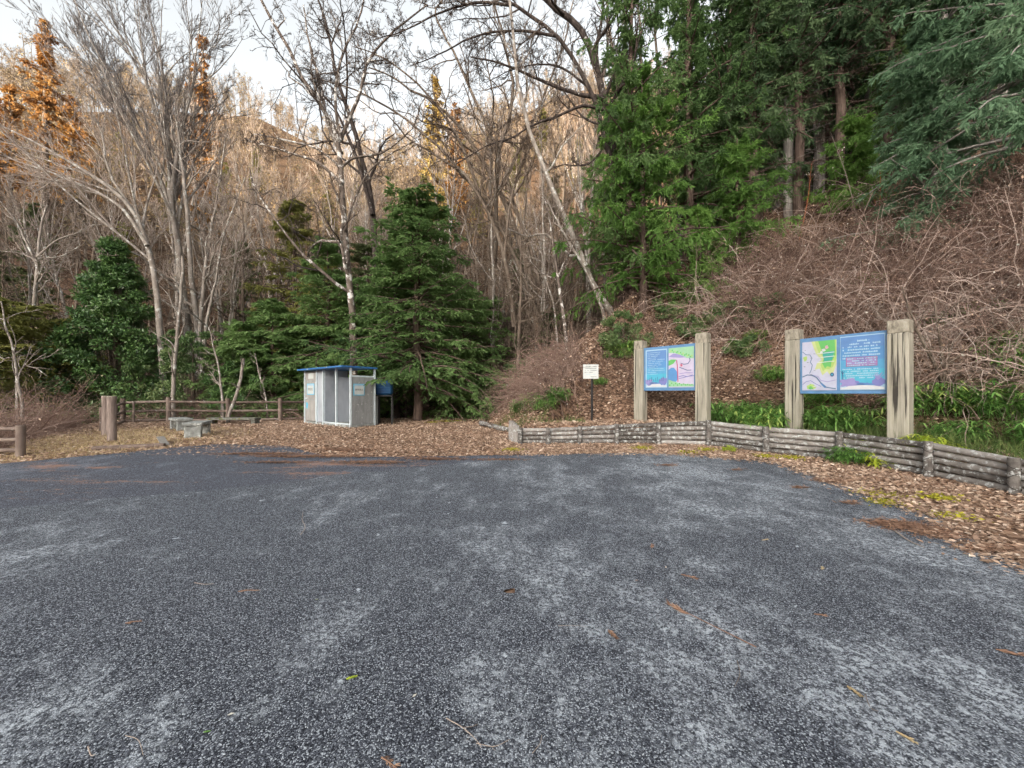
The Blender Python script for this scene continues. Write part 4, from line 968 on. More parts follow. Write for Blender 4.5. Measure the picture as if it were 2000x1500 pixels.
# ------------------------------------------------------------------ conifers and evergreens
def conifer_geo(Ht, Rad, z0, nb, style, lean=(0, 0), shape=.75, tw=14, lf=13, rt=None, dens_top=1.0, leafL=.2, leafW=.07, dead=0):
    tr, cr = G(), G()
    K = 10; zz = np.linspace(-.3, Ht, K); q = np.clip(zz / Ht, 0, 1)
    TP = np.stack([lean[0] * q ** 1.3 + .05 * np.sin(zz), lean[1] * q ** 1.3 + .05 * np.cos(zz * .8), zz], 1)
    rt = rt or (Ht * .013 + .04); TR = rt * (1 - q) ** .8 + .015
    tr.tubes(TP, TR, 9, .5)
    t = np.sort(z0 / Ht + (1 - z0 / Ht) * rng.uniform(0, 1, nb) ** 1.12) * .985
    t = np.clip((t * Ht + .3) / (Ht + .3), 0, .999)
    O, T, r = sample_on(TP[None], TR[None], np.zeros(nb, int), t)
    h_ = np.clip((O[:, 2] - z0) / (Ht - z0), 0, 1)
    az = np.arange(nb) * 2.399 + rng.normal(size=nb) * .4
    L = Rad * (np.clip(1 - h_, 0, 1) ** shape * .93 + .05) * rng.uniform(.5, 1.15, nb)
    if style == 'sugi': L = L * (.34 + .78 * (np.sin(az * 2 + h_ * 13 + Ht) * np.sin(h_ * 19 + Rad * 3) > -.12))
    el = (.45 * h_ - .10 if style != 'sugi' else .35 * h_ + .0) + rng.normal(size=nb) * .2
    D = np.stack([np.cos(az) * np.cos(el), np.sin(az) * np.cos(el), np.sin(el)], 1)
    KB = 8
    B = walk(O, D, L, KB, .07, -.035 if style != 'sugi' else -.045)
    if dead:
        td = np.clip((rng.uniform(.12, 1.25, dead) * z0 + .3) / (Ht + .3), 0, .95); Od, Td, rd = sample_on(TP[None], TR[None], np.zeros(dead, int), td); ad = rng.uniform(0, 6.28, dead)
        Bd = walk(Od, np.stack([np.cos(ad), np.sin(ad), rng.normal(size=dead) * .2], 1), Rad * rng.uniform(.3, .95, dead), 7, .12, -.04); Rd = np.linspace(.02, .008, 7)[None].repeat(dead, 0)
        tr.tubes(Bd, Rd, 4, .5); Cd, RCd = branch(Bd, Rd, 7, .2, 1, .8, .25, .45, 4, -.04, .2, rmin=.007); tr.tubes(Cd, RCd, 3, .5)
    BR = np.maximum(r * .35, .012)[:, None] * np.linspace(1, .3, KB)[None]
    tr.tubes(B, BR, 4, .5)
    bv = rng.uniform(0, 1, nb)
    n = tw; idx = np.repeat(np.arange(nb), n); side = np.tile(np.where(np.arange(n) % 2, 1., -1.), nb)
    u = rng.uniform(.03, 1, nb * n) ** .8
    O2, T2, _ = sample_on(B, BR, idx, u)
    hor = nrm(np.cross(T2, [0, 0, 1.])) * side[:, None]
    L2 = (L[idx] * .42 * (1.15 - u) + .15) * rng.uniform(.6, 1.2, len(idx))
    if style == 'sugi':
        D2 = nrm(T2 * .75 + hor * .7 + rnd3(len(idx)) * .35 + [0, 0, -.25]); W2 = walk(O2, D2, np.minimum(L2, .95), 5, .13, -.17)
    else:
        D2 = nrm(T2 * .8 + hor * .85 + rnd3(len(idx)) * .15); W2 = walk(O2, D2, np.minimum(L2, 1.2), 5, .07, -.11)
    WR = np.full((len(idx), 5), .006)
    m = lf; id2 = np.repeat(np.arange(len(idx)), m); u2 = rng.uniform(0, 1, len(id2))
    O3, T3, _ = sample_on(W2, WR, id2, u2)
    up = np.array([0, 0, 1.])
    if style == 'sugi':
        D3 = nrm(T3 * 1.0 + rnd3(len(id2)) * .55 + [0, 0, -.25]); N3 = nrm(rnd3(len(id2)) + up * .4); ll = rng.uniform(.7, 1.4, len(id2)) * leafL; ww = rng.uniform(.8, 1.3, len(id2)) * leafW
    else:
        sg = np.where(rng.random(len(id2)) < .5, 1., -1.)[:, None]
        hs_ = nrm(np.cross(T3, up)) * sg
        D3 = nrm(T3 * .8 + hs_ * .75 + rnd3(len(id2)) * .22 + [0, 0, -.22]); N3 = nrm(up + rnd3(len(id2)) * .35); ll = rng.uniform(.7, 1.4, len(id2)) * leafL; ww = rng.uniform(.8, 1.3, len(id2)) * leafW
    vv = np.clip(.45 * bv[idx[id2]] + .25 * rng.random(len(idx))[id2] + .3 * rng.random(len(id2)), 0, 1)
    cr.leaves(O3, D3, N3, ll, ww, vv)
    return tr, cr
def conifer(name, label, loc, args, mt, mc, group=None, cat='tree'):
    tr, cr = conifer_geo(**args); t = thing(name, loc, label, cat, group)
    tr.build('trunk', MT[mt], t, True); cr.build('crown', MT[mc], t); return t
def base_on(px, Z): return stand(px, Z)
# firs and cypresses behind the shed
conifer('fir_tree', 'dense green fir with drooping sprays standing beside the blue water tank', base_on(815, 16.9), dict(Ht=10.6, Rad=4.5, z0=1.4, nb=185, style='h', tw=17, lf=13, shape=.62, rt=.2), 'barkred', 'hinoki')
conifer('fir_tree', 'slim fir with dark trunk between the water tank and the dense green fir', base_on(772, 18.4), dict(Ht=9.5, Rad=2.4, z0=1.6, nb=90, style='h', tw=15, lf=13, rt=.2), 'barkdark', 'hinoki')
conifer('fir_tree', 'green fir right behind the toilet shed roof', base_on(640, 20.0), dict(Ht=10.5, Rad=3.8, z0=1.2, nb=160, style='h', tw=15, lf=12, shape=.6), 'barkred', 'hinoki')
conifer('fir_tree', 'low light green fir spreading over the fence near the dead stem', base_on(535, 19.3), dict(Ht=6.8, Rad=3.0, z0=.9, nb=80, style='h', tw=16, lf=14, shape=.6), 'barkred', 'hinoki')
conifer('cypress_tree', 'tall dark olive cypress towering behind the green fir of the shed', base_on(575, 25), dict(Ht=16.5, Rad=5.4, z0=2, nb=150, style='h', tw=16, lf=13, leafL=.26, shape=.85), 'barkred', 'hinokiolive')
conifer('cypress_tree', 'broad dark cypress filling the gap behind the mottled trunk', base_on(720, 24), dict(Ht=13, Rad=4.8, z0=1, nb=130, style='h', tw=15, lf=12, leafL=.26, shape=.6), 'barkred', 'hinokidark')
conifer('fir_tree', 'bluish green fir low on the valley floor at the foot of the bare slope', base_on(958, 21.5), dict(Ht=7.0, Rad=3.0, z0=.5, nb=90, style='h', tw=15, lf=13), 'barkred', 'hinoki')
conifer('cypress_tree', 'dark cypress between the dense green fir and the bare slope', base_on(885, 23), dict(Ht=9.5, Rad=3.6, z0=.8, nb=100, style='h', tw=15, lf=12, shape=.6), 'barkred', 'hinokidark')
conifer('young_fir', 'small dark fir among white stems on the bank', base_on(1020, 21.0), dict(Ht=3.9, Rad=1.7, z0=.2, nb=50, style='h', tw=13, lf=12), 'barkred', 'hinokidark')
conifer('young_fir', 'small bluish fir tucked under the leaning pale trunk', base_on(1075, 19.5), dict(Ht=3.4, Rad=1.3, z0=.2, nb=45, style='h', tw=12, lf=12), 'barkred', 'hinokidark')
conifer('cypress_tree', 'yellowish olive conifer beside the glossy evergreen bush', base_on(60, 17.5), dict(Ht=7.4, Rad=3.8, z0=.3, nb=110, style='h', tw=16, lf=14, shape=.55), 'barkred', 'hinokiolive')
conifer('cypress_tree', 'olive conifer at the roadside edge beyond the short fence', base_on(-40, 15.5), dict(Ht=7.5, Rad=3.0, z0=.4, nb=90, style='h', tw=16, lf=13), 'barkred', 'hinokiolive')
HB = []
for args, mt, mc in ((dict(Ht=16, Rad=3.6, z0=1.5, nb=110, style='h', tw=14, lf=11, leafL=.28, leafW=.1), 'barkred', 'hinokidark'), (dict(Ht=14, Rad=3.4, z0=1, nb=100, style='h', tw=14, lf=11, leafL=.28, leafW=.1), 'barkred', 'hinokiolive')):
    tr, cr = conifer_geo(**args); HB.append((tr.mesh('trunk', MT[mt], True), cr.mesh('crown', MT[mc])))
def place_mesh(name, pair, loc, sc, label, group, cat='tree', rz=None):
    t = thing(name, loc, label, cat, group, rng.uniform(0, 6.28) if rz is None else rz, sc)
    for nm, me in zip(('trunk', 'crown'), pair):
        o = bpy.data.objects.new(nm, me); COL.objects.link(o); o.parent = t
    return t
for px, Z, sc, k in [(-20, 30, .95, 0), (70, 36, 1.0, 0), (160, 31, .75, 1), (-120, 27, .9, 0), (240, 42, .9, 1), (470, 36, 1.0, 0), (660, 36, 1.0, 0), (420, 30, .55, 1), (-200, 38, 1, 0), (30, 23, .55, 0), (190, 24, .4, 0), (260, 25, .4, 0), (480, 25, .55, 0)]:
    place_mesh('cypress_tree', HB[k], stand(px, Z), sc, 'dark conifer standing among the bare trees behind the fence', 'dark conifers behind the fence')
for px, Z, sc in [(930, 33, .7), (1010, 42, .6), (1090, 36, .5), (860, 44, .8), (1150, 40, .6)]:
    place_mesh('cypress_tree', HB[0], stand(px, Z), sc, 'dark conifer standing among the bare trees of the brown slope', 'dark conifers on the brown slope')
for px, Z, sc, k in [(330, 62, .7, 1), (440, 70, .75, 1), (560, 58, .65, 0), (640, 66, .8, 1), (700, 75, .7, 1), (770, 60, .7, 0), (830, 72, .8, 1), (930, 64, .7, 1), (1010, 78, .8, 1), (1080, 62, .65, 0), (1130, 74, .7, 1), (230, 66, .7, 1), (100, 64, .8, 1), (500, 84, .8, 1), (900, 90, .9, 1), (1060, 95, .9, 1)]:
    place_mesh('cypress_tree', HB[k], stand(px, Z), sc, 'olive conifer dotted among the golden bare wood of the far hillside', 'conifers on the far hillside')
for px, Z, Ht, Rd, lab in ((478, 19.0, 5.6, 2.9, 'low soft green fir leaning over the fence between dead stem and grey shrub'), (588, 20.2, 6.6, 2.8, 'soft green fir filling the gap just before the shed door side'), (695, 19.6, 7.6, 2.9, 'soft green fir around the foot of the mottled forked trunk'), (905, 19.2, 6.6, 3.0, 'soft bluish fir at the outer side of the dense green fir'), (640, 22.5, 11.5, 4.6, 'broad soft olive fir rising behind the mottled trunk'), (760, 21.0, 9.5, 4.2, 'broad soft green fir behind the slim fir and the water tank'), (520, 22.5, 9.0, 4.0, 'broad soft green fir well behind the long bench')):
    conifer('fir_tree', lab, stand(px, Z), dict(Ht=Ht, Rad=Rd, z0=.5, nb=120, style='h', tw=15, lf=12, shape=.6), 'barkred', 'hinoki' if px != 640 else 'hinokiolive')
# sunlit rust and gold crowns
def rusty(px, ptop, Z, Rad, mc, label, mt='barkbrown'):
    b = stand(px, Z); Ht = at(px, ptop, Z)[2] - b[2]
    conifer('larch_tree', label, b, dict(Ht=Ht, Rad=Rad * .9, z0=Ht * .35, nb=110, style='sugi', tw=11, lf=6, leafL=.36, leafW=.16, shape=.8), mt, mc)
rusty(88, 35, 44, 4.4, 'rust', 'tall rust-orange larch with a pointed top, at the outer edge of the wood')
rusty(396, 62, 46, 3.6, 'rust', 'rust-brown larch top rising behind the fan-branched tree')
rusty(852, 140, 48, 3.4, 'gold', 'golden larch top standing alone against the sky over the centre')
rusty(20, 160, 47, 4.5, 'rust', 'shorter rust-orange larch beside the tallest one')
rusty(140, 190, 50, 4.5, 'rust', 'broad rust-orange larch low behind the tallest one')
rusty(890, 200, 50, 3.5, 'rust', 'brownish larch next to the golden larch top')
rusty(-60, 200, 45, 4.5, 'rust', 'rust-orange larch at the very edge of the view')

# cedars on the bank
def bank(px, py): return ray(px, py)
conifer('cedar_tree', 'bright green cedar with low hanging boughs above the small notice', np.array([*(bank(1255, 610)[:2]), bank(1255, 610)[2]]), dict(Ht=11.0, Rad=3.9, z0=1.2, nb=105, style='sugi', tw=19, lf=18, shape=.5, leafL=.20, leafW=.05, rt=.17), 'barkred', 'sugi')
b = bank(1425, 480); conifer('cedar_tree', 'green cedar with a dark bare lower trunk at the edge of the bramble bank', b, dict(Ht=17, Rad=3.5, z0=2.4, nb=120, style='sugi', tw=16, lf=17, shape=.35, leafL=.2, leafW=.05, rt=.2, dead=24), 'barkred', 'sugimid')
X, Y = 5.6, 17.6; conifer('cedar_tree', 'tall green cedar rising behind the bright low-boughed one', np.array([X, Y, h1(X, Y)]), dict(Ht=16, Rad=3.3, z0=2.0, nb=105, style='sugi', tw=16, lf=16, shape=.35, leafL=.21, leafW=.05, dead=24), 'barkred', 'sugimid')
for px, Z, Ht, Rd, lab in ((1345, 19.5, 18, 3.3, 'very tall green cedar between the two green cedars of the bank'), (1215, 21.5, 15.5, 2.6, 'green cedar reaching up behind the dark crooked trunk'), (1470, 19.5, 17, 3.2, 'green cedar standing before the pale grey cedar trunk')):
    conifer('cedar_tree', lab, stand(px, Z), dict(Ht=Ht, Rad=Rd, z0=2.2 if px != 1470 else 4.0, nb=130, style='sugi', tw=15, lf=15, shape=.35, leafL=.23, leafW=.055, dead=18), 'barkred', 'sugimid' if px != 1470 else 'sugidark')
for px, Z, Ht, Rd, lab in ((1440, 17.4, 6.4, 2.3, 'low leafy young cedar at the upper edge of the brambles'), (1745, 18.0, 7.0, 2.3, 'shaded young cedar beside the bluish drooping cedar')):
    conifer('young_cedar', lab, stand(px, Z), dict(Ht=Ht, Rad=Rd, z0=.8, nb=75, style='sugi', tw=15, lf=15, shape=.45, leafL=.2, leafW=.05), 'barkred', 'sugi' if px < 1500 else 'sugimid')
b = bank(1365, 590); conifer('young_cedar', 'young feathery cedar below the green cedars at the edge of the brambles', b, dict(Ht=4.2, Rad=1.5, z0=.3, nb=60, style='sugi', tw=13, lf=16, leafL=.17, leafW=.04), 'barkred', 'sugi')
b = bank(1820, 470); conifer('cedar_tree', 'bluish green cedar with long drooping boughs above the brambles', b, dict(Ht=7.6, Rad=2.5, z0=.5, nb=105, style='sugi', tw=18, lf=19, shape=.5, leafL=.19, leafW=.042, rt=.13), 'barkgrey', 'sugiblue')
b = bank(1670, 420); conifer('young_cedar', 'round young green cedar in front of the dark plantation', b, dict(Ht=4.3, Rad=1.9, z0=.6, nb=70, style='sugi', tw=14, lf=16, leafL=.18, leafW=.045, shape=.4), 'barkred', 'sugi')
b = bank(2040, 430); conifer('cedar_tree', 'large dark cedar overhanging the corner above the bank', b, dict(Ht=13, Rad=3.6, z0=2.2, nb=120, style='sugi', tw=16, lf=17, shape=.4, leafL=.23, leafW=.05, rt=.2), 'barkgrey', 'sugiblue')
SB = []
for args, mt, mc in ((dict(Ht=22, Rad=3.0, z0=7.0, nb=120, style='sugi', tw=13, lf=14, leafL=.26, leafW=.07, shape=.45, rt=.24, dead=46), 'barkred', 'sugidark'), (dict(Ht=18, Rad=2.7, z0=3.5, nb=120, style='sugi', tw=13, lf=14, leafL=.26, leafW=.07, shape=.5, rt=.21, dead=26), 'barkgrey', 'sugidark'), (dict(Ht=23, Rad=2.8, z0=9.5, nb=110, style='sugi', tw=13, lf=14, leafL=.26, leafW=.07, shape=.4, rt=.26, dead=50), 'barkgrey', 'sugidark')):
    tr, cr = conifer_geo(**args); SB.append((tr.mesh('trunk', MT[mt], True), cr.mesh('crown', MT[mc])))
t = place_mesh('cedar_tree', SB[2], bank(1540, 420), 1.0, 'tall cedar with a pale grey bare trunk at the front of the dark plantation', None)
t = place_mesh('cedar_tree', SB[1], stand(1840, 16.5), 1.0, 'tall cedar with a straight grey trunk behind the bluish drooping one', None)
for px, Z, sc, k in [(1480, 21, 1, 0), (1560, 19.5, .95, 0), (1600, 22, 1.05, 2), (1640, 18.8, .95, 0), (1700, 20.5, 1, 2), (1740, 18, 1, 0), (1780, 21, 1.05, 1), (1900, 18.5, 1, 0), (1960, 17, .95, 1), (2020, 19, 1, 0), (2100, 16, 1, 1), (1520, 26, 1.1, 1), (1620, 27, 1.1, 0), (1710, 26, 1.1, 1), (1800, 25, 1.1, 0), (1890, 24, 1.1, 2), (1980, 23, 1.1, 0), (1440, 27, 1.0, 0), (1560, 32, 1.1, 1), (1680, 33, 1.1, 0), (1800, 32, 1.1, 1), (2120, 20, 1, 0), (1400, 31, 1.0, 1), (2250, 15, 1, 0), (2300, 19, 1, 1), (1350, 24, .8, 0), (1930, 30, 1.1, 0), (1420, 40, 1.1, 1), (1480, 45, 1.1, 1), (1540, 41, 1.1, 0), (1590, 46, 1.1, 1), (1640, 40, 1.1, 1), (1690, 45, 1.1, 0), (1750, 41, 1.1, 1), (1810, 45, 1.1, 1), (1870, 40, 1.1, 0), (1940, 42, 1.1, 1), (2010, 36, 1.1, 1), (1500, 36, 1.0, 1), (1610, 37, .9, 1), (1720, 36, .9, 1), (1660, 30, .75, 1), (1580, 29, .7, 1), (1760, 28, .75, 1), (1850, 28, .7, 1), (1350, 36, 1, 1), (1380, 45, 1.1, 0)]:
    place_mesh('cedar_tree', SB[k], stand(px, Z), sc, 'dark trunked cedar in the dim plantation on top of the bank', 'cedars of the dark plantation')

# glossy evergreen bush and shrubs
def bush_geo(Ht, Rad, n, lsz, prof, seed=0, clumps=90, stem=True):
    tr, cr = G(), G(); r = np.random.default_rng(seed)
    hc = r.uniform(.04, 1, clumps); az = r.uniform(0, 6.283, clumps)
    rad = np.interp(hc, np.linspace(0, 1, len(prof)), prof) * Rad * r.uniform(.22, 1.02, clumps) ** .8
    C = np.stack([rad * np.cos(az), rad * np.sin(az), hc * Ht], 1)
    cs = r.uniform(.6, 1.25, clumps) * Rad * .26 * (1 - .62 * hc); cv = r.uniform(0, 1, clumps)
    k = r.integers(0, clumps, n); d = nrm(r.normal(size=(n, 3))); d[:, 2] = d[:, 2] * .75 + .12
    O = C[k] + d * (cs[k] * r.uniform(.3, 1.0, n) ** .6)[:, None]
    O[:, 2] = np.maximum(O[:, 2], .05)
    D = nrm(d * .7 + r.normal(size=(n, 3)) * .6 + [0, 0, -.15]); Nv = nrm(d + r.normal(size=(n, 3)) * .5 + [0, 0, .5])
    cr.leaves(O, D, Nv, r.uniform(.75, 1.3, n) * lsz, r.uniform(.4, .55, n) * lsz, np.clip(.5 * cv[k] + .6 * r.random(n), 0, 1))
    tr.tubes(np.array([[0, 0, -.2], [.05, 0, Ht * .4], [0, .05, Ht * .85]]), np.array([.03 * Ht ** .7 + .02, .02 * Ht ** .7 + .01, .012]), 7)
    tq = np.linspace(0, 1, 5)[:, None]; P = np.stack([np.concatenate([c[:2] * tq ** 1.4, c[2] * (.15 + .85 * tq)], 1) for c in C])
    tr.tubes(P, np.tile(np.linspace(.012, .005, 5), (clumps, 1)), 4)
    return tr, cr
def bush(name, label, loc, args, mc, cat='bush', group=None, mt='barkbrown'):
    tr, cr = bush_geo(**args); t = thing(name, loc, label, cat, group)
    tr.build('stem', MT[mt], t, True); cr.build('foliage', MT[mc], t); return t
CON = [.8, 1, .95, .84, .70, .56, .42, .26, .06]; RND = [.7, 1, 1, .95, .8, .5]
bush('evergreen_bush', 'large conical glossy dark evergreen bush beyond the log bollards', stand(222, 19.2) , dict(Ht=10.4, Rad=2.8, n=52000, lsz=.17, prof=CON, seed=1, clumps=260), 'camellia')
bush('evergreen_bush', 'lower glossy evergreen shoulder bush at the foot of the conical one', stand(128, 19.0), dict(Ht=6.2, Rad=1.9, n=12000, lsz=.14, prof=RND, seed=2, clumps=60), 'camellia')
bush('shrub', 'grey green shrub behind the log fence beside the front benches', stand(375, 18.6), dict(Ht=4.8, Rad=1.6, n=13000, lsz=.13, prof=RND, seed=3, clumps=70), 'shrubleaf')
bush('shrub', 'low pale green shrub overhanging the fence near the bollards', stand(268, 18.4), dict(Ht=3.2, Rad=1.2, n=7000, lsz=.11, prof=RND, seed=4, clumps=40), 'shrubleaf')
bush('shrub', 'dark green shrub low behind the long mossy bench', stand(468, 18.4), dict(Ht=3.0, Rad=1.5, n=8000, lsz=.12, prof=RND, seed=5, clumps=45), 'camellia')
bush('shrub', 'bluish dark shrub at the foot of the slope past the bluish fir', stand(1012, 19.5), dict(Ht=2.0, Rad=1.2, n=6000, lsz=.11, prof=RND, seed=6, clumps=40), 'camellia')
for px, py, s_, sd_ in ((1130, 660, 1.0, 31), (1300, 625, 1.0, 32), (1350, 660, .9, 33), (1420, 640, 1.0, 34), (1455, 700, .8, 35), (1500, 630, 1.1, 36)):
    bush('shrub', 'small dull green low bush dotted over the leafy bank above the boards', bank(px, py), dict(Ht=.9 * s_, Rad=.8 * s_, n=2200, lsz=.10, prof=RND, seed=sd_, clumps=24), 'shrubleaf', group='low bushes on the leafy bank')
bush('shrub', 'dull green feathery shrub on the bank above the small notice', bank(1215, 690), dict(Ht=1.5, Rad=1.1, n=5000, lsz=.10, prof=RND, seed=7, clumps=40), 'shrubleaf')

# ------------------------------------------------------------------ far wood on the hillside
gg = G(); M_ = 1000
Y = rng.uniform(44, 146, M_); X = rng.uniform(-1, 1, M_) * (Y * 1.25 + 10) + rng.uniform(-3, 3, M_)
keep = ~((X > 14) & (Y < 60)); X, Y = X[keep], Y[keep]; M_ = len(X); Z = H(X, Y)
Ht = rng.uniform(8, 14, M_); lean = rnd3(M_) * .12
top = np.stack([X, Y, Z + Ht], 1) + lean * Ht[:, None] * [1, 1, 0]; bot = np.stack([X, Y, Z - .3], 1)
K = 5; tt = np.linspace(0, 1, K)[None, :, None]
TP = bot[:, None] * (1 - tt) + top[:, None] * tt; TR = np.linspace(.16, .04, K)[None] * (Ht / 11)[:, None]
gg.tubes(TP, TR, 4, rng.uniform(.2, .9, M_))
B1, R1 = branch(TP, TR, 9, .25, 1, .7, .2, .38, 4, .08, .12, rmin=.035); gg.tubes(B1, R1, 3, rng.uniform(.2, .9, len(B1)))
B2, R2 = branch(B1, R1, 7, .2, 1, .6, .2, .5, 3, .06, .15, rmin=.02)
O, T = B2[:, 0], nrm(B2[:, 2] - B2[:, 0]); L2 = np.linalg.norm(B2[:, 2] - B2[:, 0], axis=1)
gg.leaves(O, T, rnd3(len(O)), L2, .06, rng.uniform(0, 1, len(O)))
n = len(O) * 5; k = rng.integers(0, len(O), n); O3 = O[k] + T[k] * (L2[k] * rng.uniform(.1, 1, n))[:, None]
gg.leaves(O3, nrm(T[k] + rnd3(n) * .6 + [0, 0, .2]), rnd3(n), rng.uniform(.4, 1.3, n), .045, rng.uniform(0, 1, n))
tc_ = rng.uniform(0, 1, M_); lk = rng.integers(0, len(O), n // 3); n3 = len(lk); ti = lk // (9 * 7)
gg.leaves(O[lk] + T[lk] * (L2[lk] * rng.uniform(.1, 1, n3))[:, None] + rnd3(n3) * .25, rnd3(n3), rnd3(n3), rng.uniform(.25, .55, n3), rng.uniform(.15, .3, n3), np.clip(tc_[ti] * .8 + rng.random(n3) * .3, 0, 1), 1)
tag(gg.build('far_wood', [MT['fartwig'], MT['farleaf']]), 'brown and golden bare wood covering the far hillside', 'wood', kind='stuff')

# ------------------------------------------------------------------ brambles
def thicket(name, label, pts, nst, Lr, mats_, side=4, outward=(-.3, -.8), fluff=0, rad=(.006, .013), droop=-.16, lift=.8, twl=.5, vm=.42, wob=.19):
    """pts(n) -> ground points"""
    gg = G(); O = pts(nst); n = len(O)
    D = nrm(rnd3(n) * .55 + np.array([outward[0], outward[1], lift])); L = rng.uniform(*Lr, n)
    P = walk(O, D, L, 9, wob, droop); R = rng.uniform(*rad, n)[:, None] * np.linspace(1, .45, 9)[None]
    gg.tubes(P, R, 3, np.clip(rng.normal(vm, .22, n), 0, 1))
    C, RC = branch(P, R, side, .2, 1, .8, .3, twl, 5, -.05, .3, rmin=.004); gg.tubes(C, RC, 3, np.clip(rng.normal(vm - .06, .22, len(C)), 0, 1))
    if fluff:
        k = rng.integers(0, len(C), fluff); Of, T, _ = sample_on(C, RC, k, rng.uniform(.3, 1, fluff))
        s_ = rng.uniform(.03, .07, fluff); gg.leaves(Of, rnd3(fluff), rnd3(fluff), s_, s_ * .6, rng.random(fluff), 1)
    nl = len(C) // 3; k = rng.integers(0, len(C), nl); Of, T, _ = sample_on(C, RC, k, rng.uniform(.2, 1, nl)); s_ = rng.uniform(.03, .085, nl)
    gg.leaves(Of, rnd3(nl) + [0, 0, -.6], rnd3(nl), s_, s_ * .55, rng.beta(2, 3, nl), 2)
    return tag(gg.build(name, mats_), label, 'brambles', kind='stuff')
def on_bank(px0, px1, d0, d1, py0=None, py1=None, ymax=26, gaps=0):
    def f(n):
        out = []; tot = 0
        while tot < n:
            Y = rng.uniform(2.5, ymax, n * 4); px = rng.uniform(px0, px1, n * 4); X = (px - 1000) / F_PX * Y
            d, _ = sdist(X, Y, FOOT); Z = H(X, Y); py = HZ - (Z - EYE) / Y * F_PX
            m = (d > d0) & (d < d1)
            if gaps: m &= (.5 + .25 * np.sin(X * 1.5 + 2) * np.cos(Y * 1.9) + .25 * np.sin(X * 2.7 + Y * 2.3)) > gaps
            if py0 is not None: m &= (py > py0) & (py < py1)
            q = np.stack([X, Y, Z - .05], 1)[m]; out.append(q); tot += len(q)
        return np.concatenate(out)[:n]
    return f
BM = [MT['bramble'], MT['fluff'], MT['litter']]
thicket('bramble_thicket', 'pinkish brown tangle of bare brambles covering the bank under the cedars', on_bank(1390, 2150, 4.9, 10.8, gaps=.42), 4000, (1.0, 2.8), BM, 5, fluff=1300, vm=.26, outward=(-.35, -.75), rad=(.005, .012))
thicket('bramble_canes', 'long pale arching canes lying over the bramble bank', on_bank(1380, 2150, 4.4, 10.8), 760, (1.4, 3.8), BM, 4, rad=(.0075, .015), wob=.17, droop=-.17, lift=1.0, vm=.95, outward=(-.5, -.6), twl=.35, fluff=200)
thicket('bramble_thicket', 'thin brown tangle of bare stems on the lower bank behind the second board', on_bank(1650, 2150, 2.8, 5), 420, (.8, 2.4), BM, 4, fluff=150, vm=.5)
thicket('bramble_thicket', 'thin dead stems on the leafy bank between the two boards', on_bank(1180, 1500, 3.0, 7), 420, (.6, 1.8), BM, 4)
thicket('bramble_canes', 'pale looping canes hanging low past the second board', on_bank(1760, 2150, 2.6, 5), 130, (1.2, 3.0), BM, 4, rad=(.006, .012), wob=.16, droop=-.18, lift=1.0, vm=.95, outward=(-.5, -.6))
def box_pts(x0, x1, y0, y1):
    def f(n):
        X = rng.uniform(x0, x1, n); Y = rng.uniform(y0, y1, n); return np.stack([X, Y, H(X, Y) - .05], 1)
    return f
def dip_pts(n):
    px = rng.uniform(-160, 240, n * 3); Y = rng.uniform(9.2, 15.5, n * 3); X = (px - 1000) / F_PX * Y; e, _ = sdist(X, Y, RAVINE)
    m = e > .9; return np.stack([X, Y, H(X, Y) - .05], 1)[m][:n]
thicket('bramble_thicket', 'mauve brown bramble mound in the dip beyond the short fence', dip_pts, 2600, (.9, 2.6), BM, 5, outward=(.1, -.3), fluff=250, rad=(.005, .010))
thicket('bramble_thicket', 'dim brambles along the outer side of the log fence', lambda n: np.stack([(q := rng.uniform(-17.5, -8, n)), (y_ := rng.uniform(17.3, 19.5, n)), H(q, y_) - .05], 1), 1300, (.6, 2.0), BM, 4, outward=(0, -.2), fluff=100)
thicket('bramble_thicket', 'russet brambles at the foot of the bare slope past the fallen log', on_bank(930, 1125, 1.0, 5.0, 600, 790, 21), 1500, (.7, 2.2), BM, 5, outward=(-.3, -.5), fluff=250)
thicket('undergrowth', 'dead brown twigs under the firs behind the water tank', box_pts(-5.2, -1.4, 18.8, 22), 700, (.5, 1.6), BM, 4, outward=(0, -.2), fluff=120)
# tall canes rising out of the brambles
def cane(label, px, py0, py1, lean, m, group='tall canes above the brambles'):
    b = ray(px, py0); Z = b[1]; top = at(px + lean, py1, Z - .3); P = resample([b - [0, 0, .1], (b + top) / 2 + [.12, 0, .1], top], 9)
    gg = G(); gg.tubes(P, np.linspace(.017, .006, 9), 5, .6); R = np.linspace(.017, .006, 9)
    C, RC = branch(P[None], R[None], 7, .35, 1, .6, .2, .16, 4, .05, .15, rmin=.004); gg.tubes(C, RC, 3, rng.random(7))
    s_ = 10; O, T, _ = sample_on(C, RC, rng.integers(0, 7, s_), rng.uniform(.5, 1, s_)); g2 = G(); g2.leaves(O, rnd3(s_), rnd3(s_), .06, .04, rng.random(s_))
    t = thing('bare_cane', b, label, 'cane', group); gg.shift(b).build('stem', MT[m], t); tag(g2.shift(b).build('seed_head', MT['fluff'], t), kind='stuff')
cane('tall leaning pale cane standing clear above the brambles', 1680, 462, 258, -58, 'twigpale')
cane('reddest upright cane among the brambles', 1712, 450, 300, 4, 'bramblered'); cane('short red cane next to the reddest one', 1706, 450, 372, -3, 'bramblered')
cane('curved straw cane at the outer edge of the brambles', 1995, 440, 240, -70, 'twigpale'); cane('thin cane hung with white seed tufts', 1800, 430, 290, -50, 'twigbrown')
cane('thin red cane beside the pale grey cedar trunk', 1560, 470, 320, 25, 'bramblered')
